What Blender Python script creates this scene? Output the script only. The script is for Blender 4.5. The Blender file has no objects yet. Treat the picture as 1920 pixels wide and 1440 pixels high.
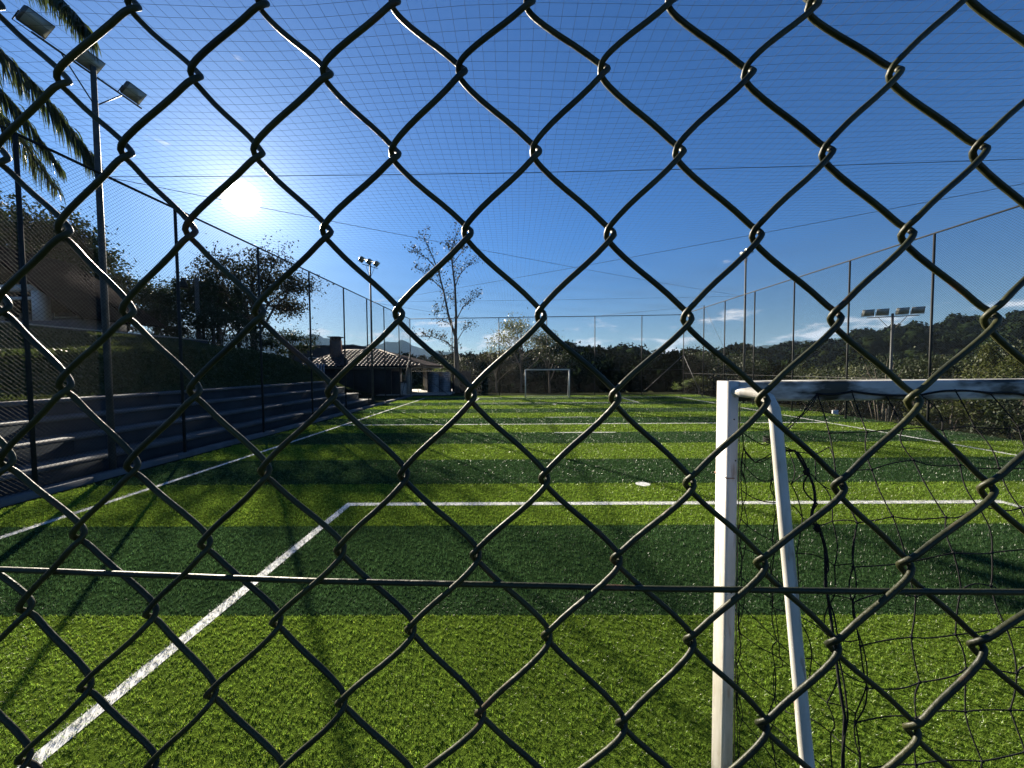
import bpy, math, random
import numpy as np
from mathutils import Matrix, Vector, Euler

# ------------------------------------------------------------------ camera, world, sun, exposure
scene = bpy.context.scene
COL = scene.collection
R = math.radians
cam_d = bpy.data.cameras.new('camera')
cam_d.sensor_width = 36.0
cam_d.lens = 13.5
cam_d.clip_start = 0.02
cam_d.clip_end = 20000
cam = bpy.data.objects.new('camera', cam_d)
COL.objects.link(cam)
_pitch, _yaw, _roll = -math.atan(29 / 720), math.atan(6 / 720), -0.007
EYE = 2.06
cam.matrix_world = (Matrix.Translation((0, 0, EYE)) @ Matrix.Rotation(_yaw, 4, 'Z')
                    @ Matrix.Rotation(math.pi / 2 + _pitch, 4, 'X') @ Matrix.Rotation(_roll, 4, 'Z'))
scene.camera = cam

SUN_EL, SUN_AZ = R(19.9), R(-35.05)          # azimuth measured clockwise from +Y
SUN_DIR = Vector((math.sin(SUN_AZ) * math.cos(SUN_EL), math.cos(SUN_AZ) * math.cos(SUN_EL), math.sin(SUN_EL)))
world = bpy.data.worlds.new('World')
scene.world = world
world.use_nodes = True
wn, wl = world.node_tree.nodes, world.node_tree.links
wn.clear()
w_out = wn.new('ShaderNodeOutputWorld')
w_bg = wn.new('ShaderNodeBackground')
w_bg.inputs['Strength'].default_value = 0.05
w_sky = wn.new('ShaderNodeTexSky')
w_sky.sky_type = 'NISHITA'
w_sky.sun_disc = False
w_sky.sun_elevation = SUN_EL
w_sky.sun_rotation = SUN_AZ
w_sky.air_density = 1.0
w_sky.dust_density = 0.3
w_sky.ozone_density = 2.5
w_sky.altitude = 800


def wmath(op, a, b=None, c=None, clamp=False):
    n = wn.new('ShaderNodeMath'); n.operation = op; n.use_clamp = clamp
    for k, v in enumerate((a, b, c)):
        if v is None: continue
        if isinstance(v, (int, float)): n.inputs[k].default_value = v
        else: wl.new(v, n.inputs[k])
    return n.outputs[0]


def wmix(f, a, b, mode='MIX'):
    n = wn.new('ShaderNodeMix'); n.data_type = 'RGBA'; n.blend_type = mode
    for s, v in ((n.inputs['Factor'], f), (n.inputs['A'], a), (n.inputs['B'], b)):
        if hasattr(v, 'links'): wl.new(v, s)
        elif isinstance(v, (int, float)): s.default_value = v
        else: s.default_value = (*v, 1)
    return n.outputs['Result']


w_tc = wn.new('ShaderNodeTexCoord')
w_sep = wn.new('ShaderNodeSeparateXYZ'); wl.new(w_tc.outputs['Generated'], w_sep.inputs[0])
# deepen the blue slightly, as the phone camera renders it
w_hz = wn.new('ShaderNodeMapRange'); w_hz.interpolation_type = 'SMOOTHSTEP'
wl.new(w_sep.outputs['Z'], w_hz.inputs[0])
for k, v in zip(('From Min', 'From Max', 'To Min', 'To Max'), (-0.02, 0.36, 1.0, 0.0)): w_hz.inputs[k].default_value = v
w_tint = wmix(1.0, w_sky.outputs[0], wmix(w_hz.outputs[0], (0.165, 0.44, 0.74), (0.31, 0.36, 0.40)), 'MULTIPLY')
# low cumulus band near the horizon
w_map = wn.new('ShaderNodeMapping'); wl.new(w_tc.outputs['Generated'], w_map.inputs[0])
w_map.inputs['Scale'].default_value = (1.0, 1.0, 3.6)
w_noise = wn.new('ShaderNodeTexNoise'); wl.new(w_map.outputs[0], w_noise.inputs['Vector'])
w_noise.inputs['Scale'].default_value = 7.5
w_noise.inputs['Detail'].default_value = 8
w_noise.inputs['Roughness'].default_value = 0.58
w_band = wn.new('ShaderNodeMapRange'); w_band.interpolation_type = 'SMOOTHSTEP'
wl.new(w_sep.outputs['Z'], w_band.inputs[0])
for k, v in zip(('From Min', 'From Max', 'To Min', 'To Max'), (0.03, 0.17, 0.11, -0.12)): w_band.inputs[k].default_value = v
w_sum = wmath('ADD', w_noise.outputs[0], w_band.outputs[0])
w_cov = wn.new('ShaderNodeMapRange'); w_cov.interpolation_type = 'SMOOTHSTEP'
wl.new(w_sum, w_cov.inputs[0])
for k, v in zip(('From Min', 'From Max', 'To Min', 'To Max'), (0.565, 0.69, 0.0, 0.9)): w_cov.inputs[k].default_value = v
w_cl = wmix(w_cov.outputs[0], w_tint, (5.4, 5.6, 5.9))
# the sun with its aureole of bright hazy air, fixed to the sun's direction
w_dot = wn.new('ShaderNodeVectorMath'); w_dot.operation = 'DOT_PRODUCT'
wl.new(w_tc.outputs['Generated'], w_dot.inputs[0]); w_dot.inputs[1].default_value = SUN_DIR
w_ang = wmath('ARCCOSINE', wmath('MINIMUM', w_dot.outputs['Value'], 0.999999))


def glow(amp, width, p=1.0):
    return wmath('MULTIPLY', wmath('EXPONENT', wmath('MULTIPLY', wmath('POWER', wmath('DIVIDE', w_ang, width), p), -1.0)), amp)


w_g1 = wmath('ADD', glow(400.0, 0.025, 6.0), glow(7.0, 0.065, 1.0))
w_g2 = glow(1.2, 0.26, 1.0)
w_gc1 = wmix(1.0, (1.0, 0.93, 0.80), w_g1, 'MULTIPLY')
w_gc2 = wmix(1.0, (1.0, 0.93, 0.85), w_g2, 'MULTIPLY')
w_fin = wmix(1.0, wmix(1.0, w_cl, w_gc1, 'ADD'), w_gc2, 'ADD')
wl.new(w_fin, w_bg.inputs['Color'])
wl.new(w_bg.outputs[0], w_out.inputs['Surface'])

sun_d = bpy.data.lights.new('sun', 'SUN')
sun_d.energy = 5.0
sun_d.angle = R(0.53)
sun_d.color = (1.0, 0.89, 0.72)
sun = bpy.data.objects.new('sun', sun_d)
COL.objects.link(sun)
sun.rotation_euler = SUN_DIR.to_track_quat('Z', 'Y').to_euler()

scene.view_settings.view_transform = 'Standard'
scene.view_settings.look = 'None'
scene.view_settings.gamma = 1.0
scene.view_settings.use_curve_mapping = False
scene.view_settings.exposure = 1.75
scene.cycles.max_bounces = 6
scene.cycles.transparent_max_bounces = 16
scene.cycles.volume_bounces = 0
scene.render.film_transparent = False

RNG = np.random.default_rng(7)
random.seed(7)

# ------------------------------------------------------------------ materials
MATS = {}


def mat(name, c1, c2=None, rough=0.6, metal=0.0, scale=8.0, bump=0.0, spec=0.5, transl=0.0, detail=4, stretch=None, c3=None, s3=40.0, c3lim=(0.6, 0.7)):
    m = bpy.data.materials.new(name); m.use_nodes = True
    nt = m.node_tree; ns, ln = nt.nodes, nt.links
    p = ns['Principled BSDF']; out = ns['Material Output']
    p.inputs['Roughness'].default_value = rough
    p.inputs['Metallic'].default_value = metal
    p.inputs['Specular IOR Level'].default_value = spec
    p.inputs['Base Color'].default_value = (*c1, 1)
    col = None
    if c2 is not None:
        tc = ns.new('ShaderNodeTexCoord'); no = ns.new('ShaderNodeTexNoise')
        src = tc.outputs['Object']
        if stretch:
            mp = ns.new('ShaderNodeMapping'); mp.inputs['Scale'].default_value = stretch
            ln.new(src, mp.inputs[0]); src = mp.outputs[0]
        ln.new(src, no.inputs['Vector'])
        no.inputs['Scale'].default_value = scale; no.inputs['Detail'].default_value = detail
        r = ns.new('ShaderNodeMapRange'); ln.new(no.outputs[0], r.inputs[0])
        r.inputs['From Min'].default_value = 0.36; r.inputs['From Max'].default_value = 0.64
        mx = ns.new('ShaderNodeMix'); mx.data_type = 'RGBA'
        ln.new(r.outputs[0], mx.inputs['Factor'])
        mx.inputs['A'].default_value = (*c1, 1); mx.inputs['B'].default_value = (*c2, 1)
        col = mx.outputs['Result']
        if c3 is not None:
            n3 = ns.new('ShaderNodeTexNoise'); ln.new(src, n3.inputs['Vector'])
            n3.inputs['Scale'].default_value = s3; n3.inputs['Detail'].default_value = 6
            r3 = ns.new('ShaderNodeMapRange'); ln.new(n3.outputs[0], r3.inputs[0])
            r3.inputs['From Min'].default_value = c3lim[0]; r3.inputs['From Max'].default_value = c3lim[1]
            m3 = ns.new('ShaderNodeMix'); m3.data_type = 'RGBA'
            ln.new(r3.outputs[0], m3.inputs['Factor']); ln.new(col, m3.inputs['A'])
            m3.inputs['B'].default_value = (*c3, 1); col = m3.outputs['Result']
        ln.new(col, p.inputs['Base Color'])
        if bump:
            b = ns.new('ShaderNodeBump'); b.inputs['Strength'].default_value = bump
            b.inputs['Distance'].default_value = 0.02
            ln.new(no.outputs[0], b.inputs['Height']); ln.new(b.outputs[0], p.inputs['Normal'])
    if transl > 0:
        t = ns.new('ShaderNodeBsdfTranslucent'); ms = ns.new('ShaderNodeMixShader')
        ms.inputs[0].default_value = transl
        if col: ln.new(col, t.inputs[0])
        else: t.inputs[0].default_value = (*c1, 1)
        ln.new(p.outputs[0], ms.inputs[1]); ln.new(t.outputs[0], ms.inputs[2]); ln.new(ms.outputs[0], out.inputs[0])
    MATS[name] = m
    return m


mat('wire_coating', (0.016, 0.020, 0.010), (0.042, 0.044, 0.014), rough=0.5, scale=26, bump=0.3, spec=0.28, detail=9, c3=(0.075, 0.040, 0.022), s3=38, c3lim=(0.63, 0.72))
mat('galvanised_steel', (0.05, 0.055, 0.055), (0.08, 0.085, 0.08), rough=0.6, scale=6, spec=0.3)
mat('dark_post_paint', (0.020, 0.022, 0.022), (0.028, 0.029, 0.028), rough=0.6, scale=5, spec=0.15)
mat('far_wire', (0.012, 0.015, 0.014), (0.022, 0.025, 0.022), rough=0.7, scale=3, spec=0.12)
mat('net_twine', (0.02, 0.025, 0.03), (0.035, 0.04, 0.045), rough=0.8, scale=5)
mat('cable', (0.05, 0.05, 0.05), rough=0.6)
mat('goal_net_cord', (0.006, 0.006, 0.007), (0.016, 0.016, 0.017), spec=0.2, rough=0.8, scale=60)
mat('goal_white_paint', (0.60, 0.58, 0.54), (0.47, 0.45, 0.39), rough=0.38, scale=9, stretch=(3, 3, 0.5), c3=(0.26, 0.15, 0.08), s3=14, c3lim=(0.60, 0.78))
mat('goal_crossbar_paint', (0.62, 0.62, 0.60), (0.45, 0.44, 0.40), rough=0.42, scale=5, stretch=(1, 3, 3), c3=(0.035, 0.035, 0.025), s3=5.5, c3lim=(0.47, 0.62))
mat('lamp_housing', (0.13, 0.13, 0.12), (0.09, 0.09, 0.085), rough=0.4, metal=0.4, scale=12)
mat('lamp_glass', (0.30, 0.32, 0.30), rough=0.12, spec=0.6)
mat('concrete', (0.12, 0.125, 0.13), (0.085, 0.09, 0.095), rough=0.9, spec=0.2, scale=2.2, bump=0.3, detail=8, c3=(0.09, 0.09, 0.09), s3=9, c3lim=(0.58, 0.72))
mat('bleacher_riser', (0.045, 0.052, 0.060), (0.030, 0.036, 0.044), rough=0.9, spec=0.15, scale=1.6, bump=0.3, detail=8)  # same concrete as the treads, with the risers' bluish shade put into its colour
mat('bank_grass', (0.022, 0.035, 0.010), (0.035, 0.045, 0.014), rough=1.0, spec=0.0, scale=1.2, bump=0.6, detail=8)
mat('bank_blade', (0.035, 0.055, 0.012), (0.055, 0.07, 0.018), rough=0.6, scale=0.8, transl=0.4)
mat('soil', (0.030, 0.035, 0.018), (0.022, 0.026, 0.012), spec=0.0, rough=0.95, scale=0.35, bump=0.5, detail=8)
mat('bark', (0.075, 0.058, 0.042), (0.12, 0.10, 0.08), rough=0.9, scale=9, bump=0.5)
mat('dark_leaf', (0.018, 0.032, 0.010), (0.034, 0.048, 0.014), rough=0.6, scale=0.7, transl=0.22, spec=0.25)
mat('brown_leaf', (0.036, 0.032, 0.016), (0.028, 0.036, 0.013), rough=0.6, scale=0.9, transl=0.25, spec=0.25)
mat('fresh_leaf', (0.085, 0.14, 0.025), (0.13, 0.16, 0.04), rough=0.45, scale=0.8, transl=0.45)
mat('pale_leaf', (0.09, 0.105, 0.045), (0.13, 0.14, 0.06), rough=0.4, scale=0.8, transl=0.4)
mat('olive_leaf', (0.045, 0.062, 0.012), (0.068, 0.078, 0.017), rough=0.6, spec=0.25, scale=1.1, transl=0.35)
mat('forest_leaf', (0.010, 0.018, 0.007), (0.011, 0.016, 0.006), rough=1.0, scale=0.05, transl=0.02, spec=0.0)
mat('palm_leaf', (0.03, 0.05, 0.016), (0.05, 0.065, 0.022), rough=0.4, scale=1.5, transl=0.45)
mat('roof_tile', (0.11, 0.06, 0.042), (0.065, 0.042, 0.034), rough=0.7, scale=2.2, bump=0.2, spec=0.3)
mat('dark_roof', (0.009, 0.009, 0.010), (0.015, 0.014, 0.014), rough=1.0, scale=2.5, spec=0.0)
mat('grey_plaster', (0.10, 0.10, 0.105), (0.07, 0.07, 0.075), rough=0.9, scale=0.9, bump=0.1, spec=0.2)
mat('cream_plaster', (0.42, 0.39, 0.33), (0.34, 0.31, 0.26), rough=0.9, scale=1.5)
mat('white_plaster', (0.62, 0.61, 0.58), (0.50, 0.49, 0.46), rough=0.9, scale=1.3)
mat('dark_screen', (0.012, 0.013, 0.016), (0.02, 0.02, 0.025), rough=0.9, scale=3)
mat('metal_sheet', (0.24, 0.27, 0.30), (0.17, 0.19, 0.22), rough=0.45, metal=0.5, scale=2)
mat('timber', (0.16, 0.13, 0.09), (0.10, 0.08, 0.055), rough=0.8, scale=12)
mat('brick_work', (0.22, 0.12, 0.08), (0.14, 0.09, 0.07), rough=0.9, scale=7)
mat('line_fibre', (0.72, 0.72, 0.70), (0.60, 0.62, 0.57), rough=0.8, scale=60)
mat('window_glass', (0.02, 0.025, 0.03), rough=0.1, spec=0.7)
mat('paving', (0.30, 0.29, 0.27), (0.22, 0.215, 0.20), rough=0.9, scale=1.2, bump=0.2)
mat('far_hill', (0.035, 0.055, 0.035), (0.04, 0.05, 0.035), rough=1.0, spec=0.0, scale=0.004, detail=8)

LIGHT_G, DARK_G = (0.180, 0.290, 0.036), (0.050, 0.108, 0.036)


def turf_material():
    m = bpy.data.materials.new('turf_base'); m.use_nodes = True
    ns, ln = m.node_tree.nodes, m.node_tree.links
    p = ns['Principled BSDF']; p.inputs['Roughness'].default_value = 0.9
    p.inputs['Specular IOR Level'].default_value = 0.0
    g = ns.new('ShaderNodeNewGeometry'); s = ns.new('ShaderNodeSeparateXYZ'); ln.new(g.outputs['Position'], s.inputs[0])

    def mt(op, a, b):
        n = ns.new('ShaderNodeMath'); n.operation = op
        for k, v in enumerate((a, b)):
            if isinstance(v, (int, float)): n.inputs[k].default_value = v
            else: ln.new(v, n.inputs[k])
        return n.outputs[0]
    f = mt('FLOORED_MODULO', mt('FLOOR', mt('DIVIDE', mt('SUBTRACT', s.outputs['Y'], 3.12), 1.83), 0), 2.0)
    mx = ns.new('ShaderNodeMix'); mx.data_type = 'RGBA'; ln.new(f, mx.inputs['Factor'])
    mx.inputs['A'].default_value = (*[c * 0.35 for c in DARK_G], 1); mx.inputs['B'].default_value = (*[c * 0.35 for c in LIGHT_G], 1)
    no = ns.new('ShaderNodeTexNoise'); ln.new(g.outputs['Position'], no.inputs['Vector'])
    no.inputs['Scale'].default_value = 90; no.inputs['Detail'].default_value = 3
    b = ns.new('ShaderNodeBump'); b.inputs['Strength'].default_value = 0.6; b.inputs['Distance'].default_value = 0.02
    ln.new(no.outputs[0], b.inputs['Height']); ln.new(b.outputs[0], p.inputs['Normal'])
    ln.new(mx.outputs['Result'], p.inputs['Base Color'])
    MATS['turf_base'] = m


turf_material()


def blade_material():
    m = bpy.data.materials.new('turf_fibre'); m.use_nodes = True
    ns, ln = m.node_tree.nodes, m.node_tree.links
    p = ns['Principled BSDF']; p.inputs['Roughness'].default_value = 0.36
    p.inputs['Specular IOR Level'].default_value = 0.48
    a = ns.new('ShaderNodeAttribute'); a.attribute_name = 'tint'
    t = ns.new('ShaderNodeBsdfTranslucent'); ms = ns.new('ShaderNodeMixShader'); ms.inputs[0].default_value = 0.5
    ln.new(a.outputs['Color'], p.inputs['Base Color']); ln.new(a.outputs['Color'], t.inputs[0])
    ln.new(p.outputs[0], ms.inputs[1]); ln.new(t.outputs[0], ms.inputs[2]); ln.new(ms.outputs[0], ns['Material Output'].inputs[0])
    MATS['turf_fibre'] = m


blade_material()


# ------------------------------------------------------------------ mesh helpers
class MB:
    def __init__(self):
        self.v, self.q, self.t, self.n = [], [], [], 0

    def add(self, v, q=None, t=None):
        v = np.asarray(v, float).reshape(-1, 3)
        if q is not None and len(q): self.q.append(np.asarray(q, int).reshape(-1, 4) + self.n)
        if t is not None and len(t): self.t.append(np.asarray(t, int).reshape(-1, 3) + self.n)
        self.v.append(v); self.n += len(v)
        return self

    def box(self, x0, x1, y0, y1, z0, z1, rot=0.0, piv=None):
        v = np.array([(x, y, z) for z in (z0, z1) for x, y in ((x0, y0), (x1, y0), (x1, y1), (x0, y1))], float)
        if rot:
            p = np.array(piv if piv is not None else ((x0 + x1) / 2, (y0 + y1) / 2))
            c, s = math.cos(rot), math.sin(rot); d = v[:, :2] - p
            v[:, 0] = p[0] + c * d[:, 0] - s * d[:, 1]; v[:, 1] = p[1] + s * d[:, 0] + c * d[:, 1]
        return self.add(v, [(0, 3, 2, 1), (4, 5, 6, 7), (0, 1, 5, 4), (1, 2, 6, 5), (2, 3, 7, 6), (3, 0, 4, 7)])

    def rbox(self, x0, x1, y0, y1, z0, z1, r=0.01, axis='z'):
        """box with rounded long edges along axis"""
        def prof(a0, a1, b0, b1):
            out = []
            for cx, cy, s in ((a1 - r, b1 - r, 0), (a0 + r, b1 - r, 1), (a0 + r, b0 + r, 2), (a1 - r, b0 + r, 3)):
                for k in range(5):
                    a = (s + k / 4) * math.pi / 2; out.append((cx + r * math.cos(a), cy + r * math.sin(a)))
            return out
        if axis == 'z':
            pr = prof(x0, x1, y0, y1); v = [(a, b, z) for z in (z0, z1) for a, b in pr]
        else:
            pr = prof(y0, y1, z0, z1); v = [(x, a, b) for x in (x0, x1) for a, b in pr]
        n = len(pr)
        q = [(i, (i + 1) % n, n + (i + 1) % n, n + i) for i in range(n)]
        self.add(v, q, [(0, i + 1, i) for i in range(1, n - 1)] + [(n, n + i, n + i + 1) for i in range(1, n - 1)])
        return self

    def tube(self, pts, rad, sides=8, closed_ends=True):
        P = np.asarray(pts, float); n = len(P)
        rad = np.broadcast_to(np.asarray(rad, float), (n,))
        T = np.gradient(P, axis=0) if n > 2 else np.repeat((P[1] - P[0])[None], 2, 0)
        T /= np.linalg.norm(T, axis=1)[:, None] + 1e-12
        up = np.array([0, 0, 1.0]) if abs(T[0, 2]) < 0.9 else np.array([1.0, 0, 0])
        U = np.zeros_like(P); u = up - T[0] * (up @ T[0]); u /= np.linalg.norm(u)
        for i in range(n):
            u = u - T[i] * (u @ T[i]); u /= np.linalg.norm(u) + 1e-12; U[i] = u
        W = np.cross(T, U)
        a = np.arange(sides) * 2 * math.pi / sides
        V = P[:, None] + rad[:, None, None] * (np.cos(a)[None, :, None] * U[:, None] + np.sin(a)[None, :, None] * W[:, None])
        i = np.arange(n - 1)[:, None] * sides; k = np.arange(sides)[None]; k2 = (k + 1) % sides
        q = np.stack([i + k, i + k2, i + sides + k2, i + sides + k], -1).reshape(-1, 4)
        t = []
        if closed_ends:
            e = (n - 1) * sides
            for j in range(1, sides - 1): t += [(0, j + 1, j), (e, e + j, e + j + 1)]
        return self.add(V.reshape(-1, 3), q, t)

    def segs(self, A, B, r):
        """many straight 3-sided rods at once"""
        A = np.asarray(A, float); B = np.asarray(B, float); n = len(A)
        D = B - A; D /= np.linalg.norm(D, axis=1)[:, None]
        up = np.where(np.abs(D[:, 2:3]) < 0.9, np.array([[0, 0, 1.0]]), np.array([[1.0, 0, 0]]))
        U = np.cross(D, up); U /= np.linalg.norm(U, axis=1)[:, None]; W = np.cross(D, U)
        V = []
        for E_ in (A, B):
            for k in range(3):
                a = k * 2 * math.pi / 3 + .4; V.append(E_ + r * (math.cos(a) * U + math.sin(a) * W))
        V = np.stack(V, 1).reshape(-1, 3)
        b = (np.arange(n) * 6)[:, None]
        q = np.concatenate([b + np.array([[k, (k + 1) % 3, 3 + (k + 1) % 3, 3 + k]]) for k in range(3)], 0)
        return self.add(V, q)

    def ico(self, c, r, seed=0, wob=0.15, seg=8, rings=5):
        v = []; rs = np.random.default_rng(seed)
        for i in range(rings + 1):
            th = math.pi * i / rings
            for j in range(seg):
                ph = 2 * math.pi * j / seg + (i % 2) * math.pi / seg
                k = 1 + wob * (rs.random() - .5) * 2
                v.append((c[0] + r[0] * k * math.sin(th) * math.cos(ph), c[1] + r[1] * k * math.sin(th) * math.sin(ph), c[2] + r[2] * k * math.cos(th)))
        q = [(i * seg + j, (i + 1) * seg + j, (i + 1) * seg + (j + 1) % seg, i * seg + (j + 1) % seg) for i in range(rings) for j in range(seg)]
        return self.add(v, q)

    def leaves(self, C, size, droop=0.0, tri=False, rng=None, up=0.0):
        rng = rng or RNG
        n = len(C); s = size * (0.6 + 0.8 * rng.random(n))[:, None]
        a = rng.normal(size=(n, 3)); a[:, 2] -= droop; a /= np.linalg.norm(a, axis=1)[:, None]
        b = rng.normal(size=(n, 3)); b[:, 2] *= (1 - up); b -= a * (a * b).sum(1)[:, None]; b /= np.linalg.norm(b, axis=1)[:, None]
        if tri:
            V = np.stack([C - a * s * .5 - b * s * .45, C - a * s * .5 + b * s * .45, C + a * s * .6], 1).reshape(-1, 3)
            return self.add(V, None, np.arange(3 * n).reshape(-1, 3))
        V = np.stack([C - a * s * .5, C + b * s * .26, C + a * s * .5, C - b * s * .26], 1).reshape(-1, 3)
        return self.add(V, np.arange(4 * n).reshape(-1, 4))

    def mesh(self, name, material, smooth=False):
        V = np.concatenate(self.v); me = bpy.data.meshes.new(name)
        Q = np.concatenate(self.q) if self.q else np.zeros((0, 4), int)
        T = np.concatenate(self.t) if self.t else np.zeros((0, 3), int)
        me.vertices.add(len(V)); me.vertices.foreach_set('co', V.astype(np.float32).ravel())
        me.loops.add(Q.size + T.size)
        me.loops.foreach_set('vertex_index', np.concatenate([Q.ravel(), T.ravel()]).astype(np.int32))
        me.polygons.add(len(Q) + len(T))
        st = np.concatenate([np.arange(len(Q)) * 4, Q.size + np.arange(len(T)) * 3]).astype(np.int32)
        me.polygons.foreach_set('loop_start', st)
        me.update(calc_edges=True)
        if smooth: me.polygons.foreach_set('use_smooth', np.ones(len(me.polygons), bool))
        me.materials.append(MATS[material] if isinstance(material, str) else material)
        me.update()
        return me

    def build(self, name, material, parent=None, smooth=False):
        o = bpy.data.objects.new(name, self.mesh(name, material, smooth))
        COL.objects.link(o)
        if parent is not None:
            o.parent = parent
            o.matrix_parent_inverse = Matrix.Identity(4)
            if parent.parent is None: off = parent.location
            else: off = parent.location + parent.parent.location
            if off.length > 0:
                o.data.transform(Matrix.Translation(-off))
        return o


def tag(o, label=None, cat=None, group=None, kind=None):
    if label: o['label'] = label
    if cat: o['category'] = cat
    if group: o['group'] = group
    if kind: o['kind'] = kind
    return o


def thing(name, loc, label, cat, group=None):
    o = bpy.data.objects.new(name, None); COL.objects.link(o)
    o.empty_display_size = 0.2
    o.location = loc
    return tag(o, label, cat, group)


def copy_tree(o, parent=None):
    c = o.copy(); COL.objects.link(c)
    if parent is not None: c.parent = parent
    for ch in o.children: copy_tree(ch, c)
    return c


def smooth01(t):
    t = np.clip(t, 0, 1); return t * t * (3 - 2 * t)


# ------------------------------------------------------------------ terrain
def px_az(px): return (px - 966) / 720.0     # slope X/Y seen along a picture column


AZ_T = [-60, -46, -30, -12, 12, 20.0, 27, 34, 38.5, 41.5, 45.5, 49, 53, 60]
ELEV = [.10, .09, .012, .016, .036, .033, .030, .042, .060, .073, .085, .092, .098, .10]
RIDGE = [120, 120, 130, 150, 150, 150, 170, 260, 330, 350, 350, 330, 310, 300]


def hill(x, y):
    r = np.hypot(x, y); az = np.degrees(np.arctan2(x, y))
    E_ = np.interp(az, AZ_T, ELEV) * np.cos(np.radians(az)); Rg = np.interp(az, AZ_T, RIDGE)
    E_ = np.where(np.abs(az) > 75, 0.0, E_)
    wob = 1 + 0.05 * np.sin(az * 1.7) + 0.03 * np.sin(az * 4.1 + 1)
    top = E_ * Rg * wob + EYE - 6.5
    s = smooth01((r - 85) / (Rg * .97 - 85))
    s2 = smooth01((r - Rg * 1.05) / (Rg * .9))
    return r, top, s, s2


def ground_h(x, y):
    x = np.asarray(x, float); y = np.asarray(y, float)
    t = np.maximum(0, x - 13.9)
    loc = -np.minimum(1.1, t * .4) - smooth01((t - 5) / 40) * 4.5
    f = np.maximum(0, y - np.where(x > -4, 31, 37))
    loc = loc - np.where(x < 14, smooth01(f / 30) * 5.5, smooth01(f / 30) * 1.0)
    r, top, s, s2 = hill(x, y)
    h = loc * (1 - s) + top * s
    bump = (np.sin(x * .045 + 1.3) * np.cos(y * .05) + .5 * np.sin(x * .11) * np.sin(y * .09 + 2)) * np.clip((r - 90) / 150, 0, 1) * 4
    h = h + bump
    h = h * (1 - s2) + (-18) * s2
    return h


def polar_sheet(name, radii, nang, hf, material, a0=-math.pi, a1=math.pi, closed=True):
    ang = np.linspace(a0, a1, nang, endpoint=not closed)
    rr, aa = np.meshgrid(radii, ang, indexing='ij')
    x = rr * np.sin(aa); y = rr * np.cos(aa); z = hf(x, y)
    n, m = rr.shape
    i = np.arange(n - 1)[:, None]; k = np.arange(m if closed else m - 1)[None]; k2 = (k + 1) % m
    q = np.stack([i * m + k, (i + 1) * m + k, (i + 1) * m + k2, i * m + k2], -1).reshape(-1, 4)
    return MB().add(np.stack([x, y, z], -1).reshape(-1, 3), q[:, ::-1]).build(name, material, None, True)


rad = np.concatenate([np.arange(0.01, 45, 0.9), np.arange(45, 160, 5), np.arange(160, 700, 14), np.geomspace(700, 4200, 14)])
tag(polar_sheet('ground', rad, 300, ground_h, 'soil'), kind='structure')

# distant blue mountains
MPX = [-400, 0, 300, 500, 565, 600, 640, 680, 702, 725, 755, 780, 800, 830, 870, 1000, 1200, 1340, 1400, 1480, 1560, 1700, 1900, 2400]
MY = [600, 615, 630, 634, 633, 637, 647, 655, 651, 645, 646, 655, 660, 664, 668, 672, 672, 668, 660, 652, 648, 640, 640, 630]


def mountain(x, y):
    az = np.degrees(np.arctan2(x, y)); r = np.hypot(x, y)
    taz = [math.degrees(math.atan(px_az(p))) for p in MPX]
    e = np.interp(az, taz, [(691 - v) / 720 for v in MY]) * np.cos(np.radians(az))
    wob = .05 * np.sin(az * 1.1) + .03 * np.sin(az * 2.7 + 1) + .015 * np.sin(az * 6)
    peak = 1.08 * e * 3000 * (1 + wob)
    f = smooth01((r - 1900) / 1100) * (1 - smooth01((r - 3000) / 900))
    return peak * f + 14 * f - 25 * (1 - f)


tag(polar_sheet('distant_hills', np.linspace(1900, 3900, 26), 420, mountain, 'far_hill', R(-68), R(68), False), kind='structure')

# turf sheet with its painted lines
XL, XR, YN, YF = -7.7, 13.7, -0.6, 29.15
tag(MB().add([(XL, YN, .004), (XR, YN, .004), (XR, YF, .004), (XL, YF, .004)], [(0, 1, 2, 3)]).build('turf_pitch', 'turf_base'), kind='structure')
LX0, LX1, LY0, LY1, LW = -6.35, 11.35, 1.57, 27.0, 0.10
HALF = 14.1
PX0, PX1 = -2.50, 7.25
LINES = [(LX0 - LW, LX0, LY0 - LW, LY1 + LW), (LX1, LX1 + LW, LY0 - LW, LY1 + LW), (LX0, LX1, LY0 - LW, LY0), (LX0, LX1, LY1, LY1 + LW),
         (LX0, LX1, HALF - LW / 2, HALF + LW / 2),
         (PX0 - LW, PX1 + LW, 5.70, 5.70 + LW + .02), (PX0 - LW, PX0, LY0, 5.70), (PX1, PX1 + LW, LY0, 5.70),
         (PX0 - LW, PX1 + LW, 22.86 - LW, 22.86), (PX0 - LW, PX0, 22.86, LY1), (PX1, PX1 + LW, 22.86, LY1),
         (1.24, 3.2, 12.15, 12.25), (1.24, 3.2, 16.0, 16.1)]
LNAMES = ['touch_line', 'touch_line', 'goal_line', 'goal_line', 'halfway_line', 'penalty_area_line', 'penalty_area_line', 'penalty_area_line',
          'penalty_area_line', 'penalty_area_line', 'penalty_area_line', 'centre_dash', 'centre_dash']
for nm, (a, b, c, d) in zip(LNAMES, LINES):
    tag(MB().add([(a, c, .008), (b, c, .008), (b, d, .008), (a, d, .008)], [(0, 1, 2, 3)]).build(nm, 'line_fibre'), kind='structure')
SPOTS = [(2.24, 6.72, .125), (2.24, 21.9, .125)]
for (sx, sy, sr) in SPOTS:
    v = [(sx, sy, .009)] + [(sx + sr * math.cos(a), sy + sr * math.sin(a), .009) for a in np.arange(20) * math.pi / 10]
    tag(MB().add(v, None, [(0, 1 + k, 1 + (k + 1) % 20) for k in range(20)]).build('penalty_spot', 'line_fibre'), kind='structure')


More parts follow.
